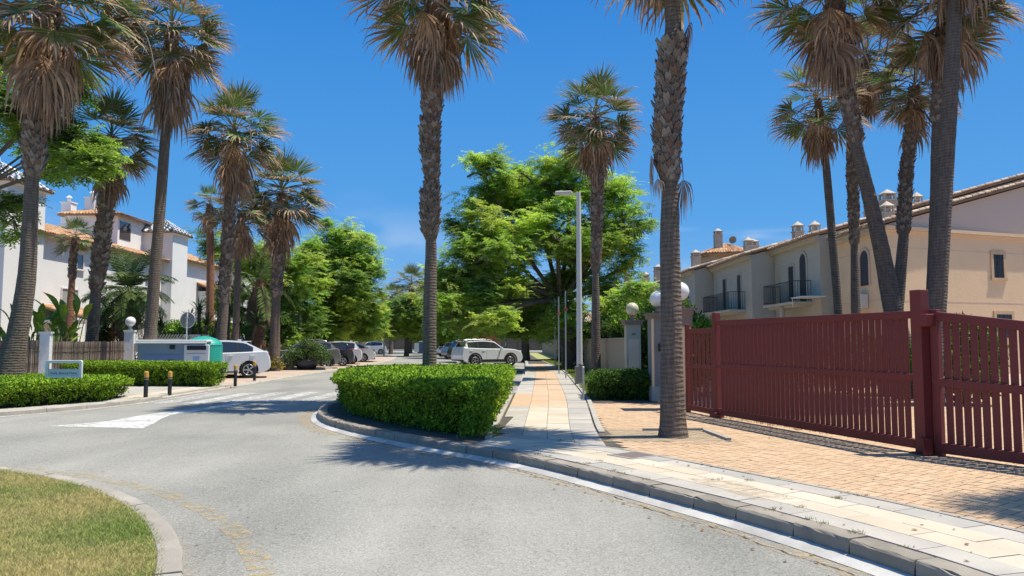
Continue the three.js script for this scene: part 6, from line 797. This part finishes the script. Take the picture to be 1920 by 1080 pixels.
{ // recycling containers
  const D = 29.3, a = P(330, 670, D), t = thing('recycling_container', 'pale blue recycling container with a white front flap', 'container', [a.x, 0.092, -D], 0.14); const blue = std({ color: rgb(0.19, 0.29, 0.36), roughness: 0.5 }), deep = std({ color: rgb(0.16, 0.25, 0.42), roughness: 0.5 }), w = 2.5, h = 1.42;
  part(t, 'body', rbox(w, h, 1.15, 0.05, 0, h / 2 + 0.06, 0), blue); part(t, 'lid', merge([rbox(w + 0.1, 0.09, 1.26, 0.03, 0, h + 0.1, 0.02), rbox(w + 0.06, 0.06, 0.14, 0.02, 0, h + 0.03, 0.62)]), M.plate); part(t, 'blue_panel', box(1.3, 0.5, 0.015, -0.35, 0.75, 0.585), deep); part(t, 'slot', box(0.2, 0.16, 0.02, 0.02, h - 0.13, 0.585), M.black); part(t, 'emblem', merge([cyl(0.14, 0.14, 0.015, 0, 0, 0, 3).rotateX(1.5708).translate(-0.02, 0.72, 0.605)]), M.black);
  const f = part(t, 'front_flap', rbox(0.92, 1.1, 0.12, 0.03, w / 2 - 0.32, 0.83, 0.6), M.plate); part(f, 'flap_slot', box(0.7, 0.17, 0.02, w / 2 - 0.32, 1.26, 0.665), M.black); part(f, 'sticker', box(0.24, 0.42, 0.01, w / 2 - 0.32, 0.72, 0.667), std({ color: rgb(0.30, 0.45, 0.72) })); part(f, 'flap_line', box(0.72, 0.015, 0.012, w / 2 - 0.32, 1.04, 0.666), M.greyBox);
  const b = P(382, 660, 29.9), g = thing('bottle_bank', 'turquoise domed glass recycling bin with a white leaf print', 'container', [b.x, 0.092, -29.9], 0.1); const teal = std({ color: rgb(0.02, 0.33, 0.26), roughness: 0.45 }); const pr = [[0.62, 0.08], [0.7, 0.12], [0.72, 0.5], [0.72, 1.3], [0.68, 1.46], [0.5, 1.6], [0.25, 1.69], [0, 1.72]].map((p) => new THREE.Vector2(...p)); part(g, 'shell', new THREE.LatheGeometry(pr, 8).rotateY(0.3927).scale(1.0, 1, 0.85), teal); part(g, 'shell_seam', new THREE.TorusGeometry(0.7, 0.018, 6, 8).rotateX(1.5708).rotateY(0.3927).scale(1.02, 1, 0.87).translate(0, 1.36, 0), teal);
  const sh = new THREE.Shape(); for (let i = 0; i < 24; i++) { const q = i / 24 * 6.2832, r = i % 2 ? 0.09 : 0.2 + 0.05 * hash2(i, 3, 1); i ? sh.lineTo(Math.cos(q) * r, Math.sin(q) * r) : sh.moveTo(r, 0); } part(g, 'leaf_print', new THREE.ExtrudeGeometry(sh, { depth: 0.006, bevelEnabled: false }).translate(0.12, 1.08, 0.5665), M.plate); part(g, 'skid', merge([box(1.1, 0.1, 0.12, 0, 0.05, 0.4), box(1.1, 0.1, 0.12, 0, 0.05, -0.4)]), M.black);
}
{ const a = G(430, 706, 0.04), t = thing('board', 'flat orange board lying beneath the white crossover', 'board', [a[0], 0.035, a[1] + 0.1], 0.05); part(t, 'plank', rbox(1.5, 0.05, 0.3, 0.01, 0, 0.025, 0), std({ color: rgb(0.62, 0.28, 0.17), roughness: 0.6 })); part(t, 'handle', rbox(0.3, 0.06, 0.12, 0.02, 0.1, 0.08, 0), std({ color: rgb(0.6, 0.12, 0.05) })); }
{ const a = G(570, 694, 0.03), t = thing('planter', 'round dark planter filled with a bushy green plant', 'planter', [a[0], 0.03, a[1] - 0.5]); const s = a[1] / -44; part(t, 'pot', new THREE.LatheGeometry([[0, 0.06], [0.45, 0.06], [0.62, 0.3], [0.68, 0.52], [0.64, 0.55], [0.56, 0.5], [0, 0.46]].map((p) => new THREE.Vector2(...p)), 24), std({ color: rgb(0.018, 0.024, 0.04), roughness: 0.5 })); part(t, 'foot', merge([cyl(0.08, 0.08, 0.07, 0.4, 0, 0.2), cyl(0.08, 0.08, 0.07, -0.4, 0, 0.2), cyl(0.08, 0.08, 0.07, 0, 0, -0.4)]), M.black);
  const p = bush('potted_plant', 'bushy green plant growing out of the round dark planter', [a[0], 0.45, a[1] - 0.5], [[0, 0.5, 0, 0.75, 0.5], [0.45, 0.7, 0.1, 0.6, 0.5], [-0.5, 0.4, 0.1, 0.6, 0.45], [0.1, 0.95, 0, 0.5, 0.4], [0.9, 0.35, 0.1, 0.5, 0.5], [-0.9, 0.2, 0, 0.45, 0.35]], 130, 88, [[0.12, 0.19, 0.05], [0.17, 0.24, 0.08], [0.08, 0.14, 0.04]], bushSprays, undefined, 'plant');
  bush('shrub', 'pale grey green shrub beside the round planter', [a[0] - 1.55, 0.05, a[1] - 0.4], [[0, 0.35, 0, 0.6, 0.4], [0.5, 0.3, 0.1, 0.5, 0.35], [-0.6, 0.4, 0, 0.6, 0.4], [-1.2, 0.3, 0, 0.5, 0.35]], 130, 89, [[0.24, 0.27, 0.17], [0.17, 0.2, 0.11], [0.30, 0.32, 0.2]]); bush('flowering_shrub', 'low shrub with yellow flowers at the palm foot', [P(508, 660, 40).x, 0.05, -40], [[0, 0.55, 0, 0.4, 0.3], [0.2, 0.3, 0, 0.5, 0.3]], 90, 90, [[0.5, 0.34, 0.03], [0.12, 0.17, 0.04], [0.2, 0.22, 0.06]]);
  const bd = structure('planting_bed', 'pale stone edged planting bed by the planter'); part(bd, 'bed_edge', box(4.4, 0.14, 1.7, a[0] - 1.2, 0.08, a[1] - 1.4), M.kerbPale); part(bd, 'bed_soil', box(4.1, 0.02, 1.4, a[0] - 1.2, 0.155, a[1] - 1.4), M.dirt); }
// slim far lamp posts
for (const [px, py, D, lab] of [[721, 570, 80, 'far pale lamp post near the white car at the bend'], [947, 600, 60, 'slim pale lamp post behind the white crossover on the right'], [565, 545, 55, 'slim dark lamp post before the left trees']]) { const a = P(px, py, D), t = thing('street_lamp', lab, 'street lamp', [a.x, 0.03, -D], 0, undefined); part(t, 'pole', cyl(0.08, 0.055, a.y), M.galvPale); part(t, 'head', rbox(0.5, 0.1, 0.25, 0.03, 0.2, a.y + 0.03, 0), M.galvPale); }
for (const [px, py, D, lab] of [[547, 632, 50, 'tiny garden globe lamp nearest on the left fence'], [583, 640, 57, 'tiny garden globe lamp farther on the left fence'], [619, 629, 63, 'tiny white globe lamp above the parked dark hatchback']]) { const a = P(px, py, D); const t = globeLamp(lab, a.x, a.y - 0.3, -D, 0.2, M.globe, M.galv); part(t, 'lamp_pole', cyl(0.05, 0.04, a.y - 0.3, 0, -(a.y - 0.3), 0), M.galv); }

// ================= CARS =================
const paint = (c, rough = 0.28) => new THREE.MeshPhysicalMaterial({ color: rgb(...c), roughness: rough, clearcoat: 1, clearcoatRoughness: 0.05 });
const PW = paint([0.72, 0.73, 0.74]), PB = paint([0.012, 0.013, 0.017]), PG = paint([0.19, 0.185, 0.165]), PBL = paint([0.16, 0.19, 0.25]), PD = paint([0.03, 0.033, 0.036]);
const wheelGeo = (() => { const pr = [[0.2, -0.1], [0.29, -0.11], [0.325, -0.085], [0.335, -0.03], [0.335, 0.03], [0.325, 0.085], [0.29, 0.11], [0.2, 0.1]].map((p) => new THREE.Vector2(...p)); return new THREE.LatheGeometry(pr, 28).rotateX(Math.PI / 2); })();
const rimGeo = (() => { const L = [new THREE.TorusGeometry(0.205, 0.018, 6, 28).translate(0, 0, 0.1), new THREE.CylinderGeometry(0.05, 0.05, 0.03, 12).rotateX(Math.PI / 2).translate(0, 0, 0.095)]; for (let i = 0; i < 5; i++) for (const o of [-0.12, 0.12]) { const a = i * 1.2566 + o; L.push(box(0.2, 0.028, 0.02, 0.11, 0, 0.09).rotateZ(a)); } return merge(L); })();
const discGeo = new THREE.CylinderGeometry(0.2, 0.2, 0.05, 24).rotateX(Math.PI / 2).translate(0, 0, 0.02);
function car(label, pos, heading, s, mat, o = {}) {
  const { L, H, W, gc = 0.2, hoodF = 0.86, hoodR = 1.02, belt = 1.0, beltR = 1.06, wsx, rfx, rrx, rbx, wheelR = 0.34, fo = 0.92, wb, clad = false } = s;
  const th = thing(o.name ?? 'parked_car', label, 'car', pos, heading, o.group ?? 'cars parked in the street bays'), f = L / 2, xf = f - fo, xr = xf - wb, wa = wheelR + 0.065, tw = W / 2;
  const S = new THREE.Shape(); S.moveTo(-f + 0.12, gc + 0.12); S.quadraticCurveTo(-f, gc + 0.2, -f + 0.005, 0.55); S.quadraticCurveTo(-f + 0.02, beltR - 0.2, rbx - 0.02, beltR); S.quadraticCurveTo((rbx + wsx) / 2, belt + 0.0, wsx, hoodR); S.quadraticCurveTo(wsx + (f - wsx) * 0.6, hoodR - 0.02, f - 0.24, hoodF); S.quadraticCurveTo(f - 0.03, hoodF - 0.08, f, 0.56); S.quadraticCurveTo(f, gc + 0.1, f - 0.14, gc + 0.04); S.lineTo(xf + wa, gc); S.absarc(xf, wheelR, wa, -0.35, Math.PI + 0.35, false); S.lineTo(xr + wa * 0.94, gc); S.absarc(xr, wheelR, wa, -0.35, Math.PI + 0.35, false); S.closePath();
  const bv = 0.075; const body = new THREE.ExtrudeGeometry(S, { depth: W - 2 * bv, bevelEnabled: true, bevelSize: bv * 0.6, bevelThickness: bv, bevelSegments: 4, curveSegments: 14 }); body.translate(0, 0, -W / 2 + bv); const B = part(th, 'body', body, mat);
  // cabin: rings from belt to roof
  const cab = [[wsx, hoodR], [rfx, H - 0.07], [(rfx + rrx) / 2 + 0.1, H], [rrx, H - 0.06], [rbx, beltR]], yb = Math.min(hoodR, beltR) - 0.06, hw = (y) => lerp(W / 2 - 0.045, W / 2 - 0.27, clamp((y - yb) / (H - yb), 0, 1.1));
  const top = new THREE.CatmullRomCurve3([V3(cab[1][0], cab[1][1], 0), V3((cab[1][0] + cab[2][0]) / 2, H - 0.015, 0), V3(cab[2][0], cab[2][1], 0), V3((cab[2][0] + cab[3][0]) / 2, H - 0.02, 0), V3(cab[3][0], cab[3][1], 0)]).getPoints(10).map((p) => [p.x, p.y]);
  const prof = [[wsx + 0.05, yb], [wsx, hoodR], ...top, [rbx, beltR], [rbx - 0.02, yb]], t = new Tri();
  for (let i = 0; i < prof.length - 1; i++) { const a = prof[i], b = prof[i + 1]; t.quad([a[0], a[1], hw(a[1])], [b[0], b[1], hw(b[1])], [b[0], b[1], -hw(b[1])], [a[0], a[1], -hw(a[1])]); }
  const cx = (wsx + rbx) / 2; for (const sg of [-1, 1]) for (let i = 0; i < prof.length - 1; i++) { const a = prof[i], b = prof[i + 1]; t.tri([cx, yb, sg * hw(yb)], [a[0], a[1], sg * hw(a[1])], [b[0], b[1], sg * hw(b[1])]); }
  part(th, 'roof', t.geo(), o.roofMat ?? mat);
  // side glass: band between belt and roof edge on the sloping side plane
  const lineAt = (x) => { for (let i = 1; i < prof.length - 2; i++) { const a = prof[i], b = prof[i + 1]; const lo = Math.min(a[0], b[0]), hi = Math.max(a[0], b[0]); if (x >= lo && x <= hi && Math.abs(b[0] - a[0]) > 1e-4) return lerp(a[1], b[1], (x - a[0]) / (b[0] - a[0])); } return H; };
  const cuts = s.cuts ?? [wsx - 0.32, cx + 0.12, cx - 0.85, rbx + 0.36], by = (x) => lerp(hoodR, beltR, clamp((x - wsx) / (rbx - wsx), 0, 1)) + 0.015;
  for (const sg of [-1, 1]) for (let i = 0; i < cuts.length - 1; i++) { const x0 = cuts[i] - (i ? 0.035 : 0), x1 = cuts[i + 1] + 0.035, g = new Tri(), n = 8; const pt = (x, y) => [x, y, sg * (hw(y) + 0.008)]; for (let k = 0; k < n; k++) { const a = lerp(x0, x1, k / n), b = lerp(x0, x1, (k + 1) / n), ya = Math.max(by(a) + 0.01, lineAt(a) - 0.085), yc = Math.max(by(b) + 0.01, lineAt(b) - 0.085); g.quad(pt(a, by(a)), pt(b, by(b)), pt(b, yc), pt(a, ya)); } part(th, 'side_window', g.geo(), M.glass); }
  for (const sg of [-1, 1]) { const x0 = cuts[0] + 0.02, x1 = cuts[cuts.length - 1] - 0.02, g = new Tri(), n = 16, pt = (x, y) => [x, y, sg * (hw(y) + 0.004)]; for (let k = 0; k < n; k++) { const a = lerp(x0, x1, k / n), b = lerp(x0, x1, (k + 1) / n); g.quad(pt(a, by(a) - 0.02), pt(b, by(b) - 0.02), pt(b, Math.max(by(b), lineAt(b) - 0.07)), pt(a, Math.max(by(a), lineAt(a) - 0.07))); } part(th, 'window_trim', g.geo(), M.black); }
  const pane = (nm, a, b, u0, u1, m) => { const g = new Tri(), q = (u, v) => { const x = lerp(a[0], b[0], u), y = lerp(a[1], b[1], u), n = V3(-(b[1] - a[1]), b[0] - a[0], 0).normalize(); if (n.y < 0) n.multiplyScalar(-1); return [x + n.x * 0.008, y + n.y * 0.008, v * (hw(y) - 0.07)]; }; g.quad(q(u0, -1), q(u1, -1), q(u1, 1), q(u0, 1)); return part(th, nm, g.geo(), M.glass); };
  pane('windscreen', cab[0], cab[1], 0.04, 0.94); pane('rear_window', cab[4], cab[3], s.rw0 ?? 0.2, 0.9);
  for (const [x, sg] of [[xf, 1], [xf, -1], [xr, 1], [xr, -1]]) { const w = part(th, 'wheel', wheelGeo, M.rubber); w.position.set(x, wheelR, sg * (tw - 0.12)); w.scale.set(wheelR / 0.335, wheelR / 0.335, sg); const r = part(w, 'rim', rimGeo, o.rim ?? M.alloy); part(w, 'brake_disc', discGeo, M.black); const arc = new THREE.RingGeometry(wa - 0.02, wa + (clad ? 0.075 : 0.015), 24, 1, -0.25, Math.PI + 0.5).translate(x, wheelR, 0); if (sg < 0) arc.rotateY(Math.PI).translate(2 * x, 0, 0); arc.translate(0, 0, sg * (tw + 0.004)); part(th, 'wheel_arch', arc, clad ? M.black : mat); part(th, 'wheel_well', new THREE.CylinderGeometry(wa - 0.01, wa - 0.01, 0.5, 20, 1, true).rotateX(Math.PI / 2).translate(x, wheelR, sg * (tw - 0.32)), M.black); }
  if (clad) part(th, 'sill', merge([box(wb - 2 * wa, 0.17, W + 0.012, (xf + xr) / 2, gc + 0.1, 0), rbox(0.5, 0.24, W - 0.02, 0.05, -f + 0.25, gc + 0.2, 0), rbox(0.3, 0.2, W - 0.1, 0.05, f - 0.14, gc + 0.13, 0)]), M.black);
  else part(th, 'sill', merge([box(wb - 2 * wa, 0.06, W + 0.006, (xf + xr) / 2, gc + 0.035, 0), rbox(0.3, 0.16, W - 0.14, 0.04, -f + 0.155, gc + 0.1, 0)]), M.black);
  for (const sg of [-1, 1]) { part(th, 'headlight', rbox(0.34, 0.12, 0.3, 0.04, f - 0.2, hoodF - 0.09, sg * (tw - 0.2)), M.clearLamp); part(th, 'tail_light', rbox(0.26, s.tlh ?? 0.16, 0.22, 0.03, -f + (s.tlx ?? 0.17), s.tly ?? beltR - 0.13, sg * (tw - 0.125)), M.redLamp); part(th, 'mirror', rbox(0.11, 0.15, 0.2, 0.04, wsx - 0.3, hoodR + 0.06, sg * (tw + 0.1)), mat); const hd = []; for (const x of [cx - 0.1, cx - 0.98]) hd.push(rbox(0.2, 0.03, 0.03, 0.01, x, beltR - 0.15, sg * (tw + 0.012))); part(th, 'door_handle', merge(hd), mat); part(th, 'door_seam', merge([box(0.008, 0.55, 0.004, cx + 0.1, 0.68, sg * (tw + 0.001)), box(0.008, 0.5, 0.004, cx - 0.87, 0.72, sg * (tw + 0.001))]), M.black); }
  part(th, 'number_plate', box(0.02, 0.11, 0.5, -f - 0.004, s.ply ?? 0.72, 0), M.plate); part(th, 'grille', rbox(0.06, 0.22, W * 0.6, 0.02, f - 0.035, 0.62, 0), M.black); part(th, 'underbody', box(wb + 0.9, 0.12, W - 0.45, (xf + xr) / 2, gc + 0.02, 0), M.black);
  if (s.rails) for (const sg of [-1, 1]) part(th, 'roof_rail', tube([[rfx - 0.1, H - 0.05, sg * (hw(H) - 0.02)], [rfx - 0.25, H + 0.035, sg * (hw(H) - 0.02)], [rrx + 0.35, H + 0.03, sg * (hw(H) - 0.02)], [rrx + 0.15, H - 0.04, sg * (hw(H) - 0.02)]], 0.018, 6, 12), M.alloy);
  if (s.spoiler) part(th, 'spoiler', rbox(0.3, 0.035, W - 0.62, 0.015, rrx - 0.1, H - 0.055, 0), o.roofMat ?? mat);
  part(th, 'aerial', merge([rbox(0.16, 0.06, 0.05, 0.015, rrx + 0.25, H + 0.0, 0)]), mat);
  return th;
}
const C_QASH = { L: 4.43, H: 1.62, W: 1.84, gc: 0.24, hoodF: 0.9, hoodR: 1.03, belt: 1.02, beltR: 1.12, wsx: 0.98, rfx: 0.25, rrx: -1.18, rbx: -2.04, wheelR: 0.36, wb: 2.66, spoiler: true, tly: 1.0, cuts: [0.66, -0.02, -0.9, -1.5] };
const C_5008 = { L: 4.64, H: 1.66, W: 1.86, gc: 0.25, hoodF: 0.93, hoodR: 1.06, belt: 1.05, beltR: 1.14, wsx: 0.98, rfx: 0.3, rrx: -1.88, rbx: -2.17, wheelR: 0.36, wb: 2.84, clad: true, rails: true, spoiler: true, tly: 1.0, tlh: 0.14, cuts: [0.66, -0.1, -1.05, -1.85] };
const C_5008S = { ...C_5008, L: 4.25, W: 1.76, H: 1.63, wb: 2.52, wsx: 0.86, rfx: 0.2, rrx: -1.72, rbx: -1.99, fo: 0.86, cuts: [0.56, -0.12, -1.0, -1.7] };
const C_SUV = { L: 4.35, H: 1.6, W: 1.8, gc: 0.24, hoodF: 0.92, hoodR: 1.03, beltR: 1.12, wsx: 0.95, rfx: 0.2, rrx: -1.55, rbx: -1.98, wheelR: 0.35, wb: 2.62, clad: true, rails: true, spoiler: true, tly: 1.0 };
const C_HATCH = { L: 4.0, H: 1.5, W: 1.76, gc: 0.19, hoodF: 0.82, hoodR: 0.95, beltR: 1.03, wsx: 1.0, rfx: 0.25, rrx: -1.5, rbx: -1.86, wheelR: 0.32, wb: 2.54, fo: 0.82, spoiler: true, tly: 0.92, tlh: 0.34 };
const C_SEDAN = { L: 4.5, H: 1.45, W: 1.8, gc: 0.18, hoodF: 0.78, hoodR: 0.93, beltR: 1.02, wsx: 0.95, rfx: 0.15, rrx: -1.15, rbx: -1.82, wheelR: 0.33, wb: 2.7, tly: 0.86 };
const at2 = (px, py, h) => { const g = G(px, py, h ?? 0.03); return [g[0], h ?? 0.03, g[1]]; };
const put = (label, px, py, heading, spec, mat, wheelX, o) => { // the given pixel is where that wheel (local x) meets the ground on the camera side
  const g = G(px, py, 0.03), c = Math.cos(heading), s2 = Math.sin(heading), lz = (o?.side ?? 1) * (spec.W / 2 - 0.1); return car(label, [g[0] - (wheelX * c + lz * s2), 0.03, g[1] - (-wheelX * s2 + lz * c)], heading, spec, mat, o); };
const rw = (s) => s.L / 2 - (s.fo ?? 0.92) - s.wb;
put('white crossover parked nose in right behind the bollards', 466, 709, Math.PI + 0.31, C_QASH, PW, rw(C_QASH), { side: -1 });
put('grey brown crossover parked behind the round planter', 611, 691, Math.PI + 0.25, C_SUV, PG, rw(C_SUV), { side: -1 });
put('black hatchback parked between the grey crossover and the white cars', 643, 686.5, Math.PI + 0.17, C_HATCH, PB, rw(C_HATCH), { side: -1 });
put('white hatchback parked close beside the black hatchback', 660, 683, Math.PI + 0.17, { ...C_HATCH, H: 1.58 }, PW, rw(C_HATCH), { side: -1 });
put('white saloon parked last in the near left row', 681, 679, Math.PI + 0.17, C_SEDAN, PW, rw(C_SEDAN), { side: -1 });
put('far white hatchback standing alone near the bend', 714, 664.5, Math.PI + 0.25, { ...C_HATCH, H: 1.55 }, PW, rw(C_HATCH), { side: -1 });
put('white estate crossover with dark cladding parked on the right', 890, 687, 0.5, C_5008S, PW, rw(C_5008S));
put('dark grey car parked behind the white estate crossover', 880, 680, 0.6, { ...C_5008, clad: false }, PD, rw(C_5008) , {});
put('blue grey car parked third in the right row', 855, 673.5, 0.55, C_HATCH, PBL, rw(C_HATCH));
put('silver white car parked fourth in the right row', 839, 668.5, 0.5, C_HATCH, PW, rw(C_HATCH));
{ const p = G(793, 663, 0), t = thing('utility_cabinet', 'blue roadside container left of the hedge palm trunk', 'container', [p[0], 0, p[1]]); const b = std({ color: rgb(0.05, 0.09, 0.19), roughness: 0.5 }); part(t, 'body', rbox(1.7, 1.5, 1.2, 0.05, 0.2, 0.78, 0), b); part(t, 'lid', rbox(1.76, 0.12, 1.26, 0.04, 0.2, 1.58, 0), M.plate); part(t, 'front_panel', box(0.6, 1.2, 0.03, -0.75, 0.8, 0.61), M.galvPale); }
renderer.render(scene, camera);
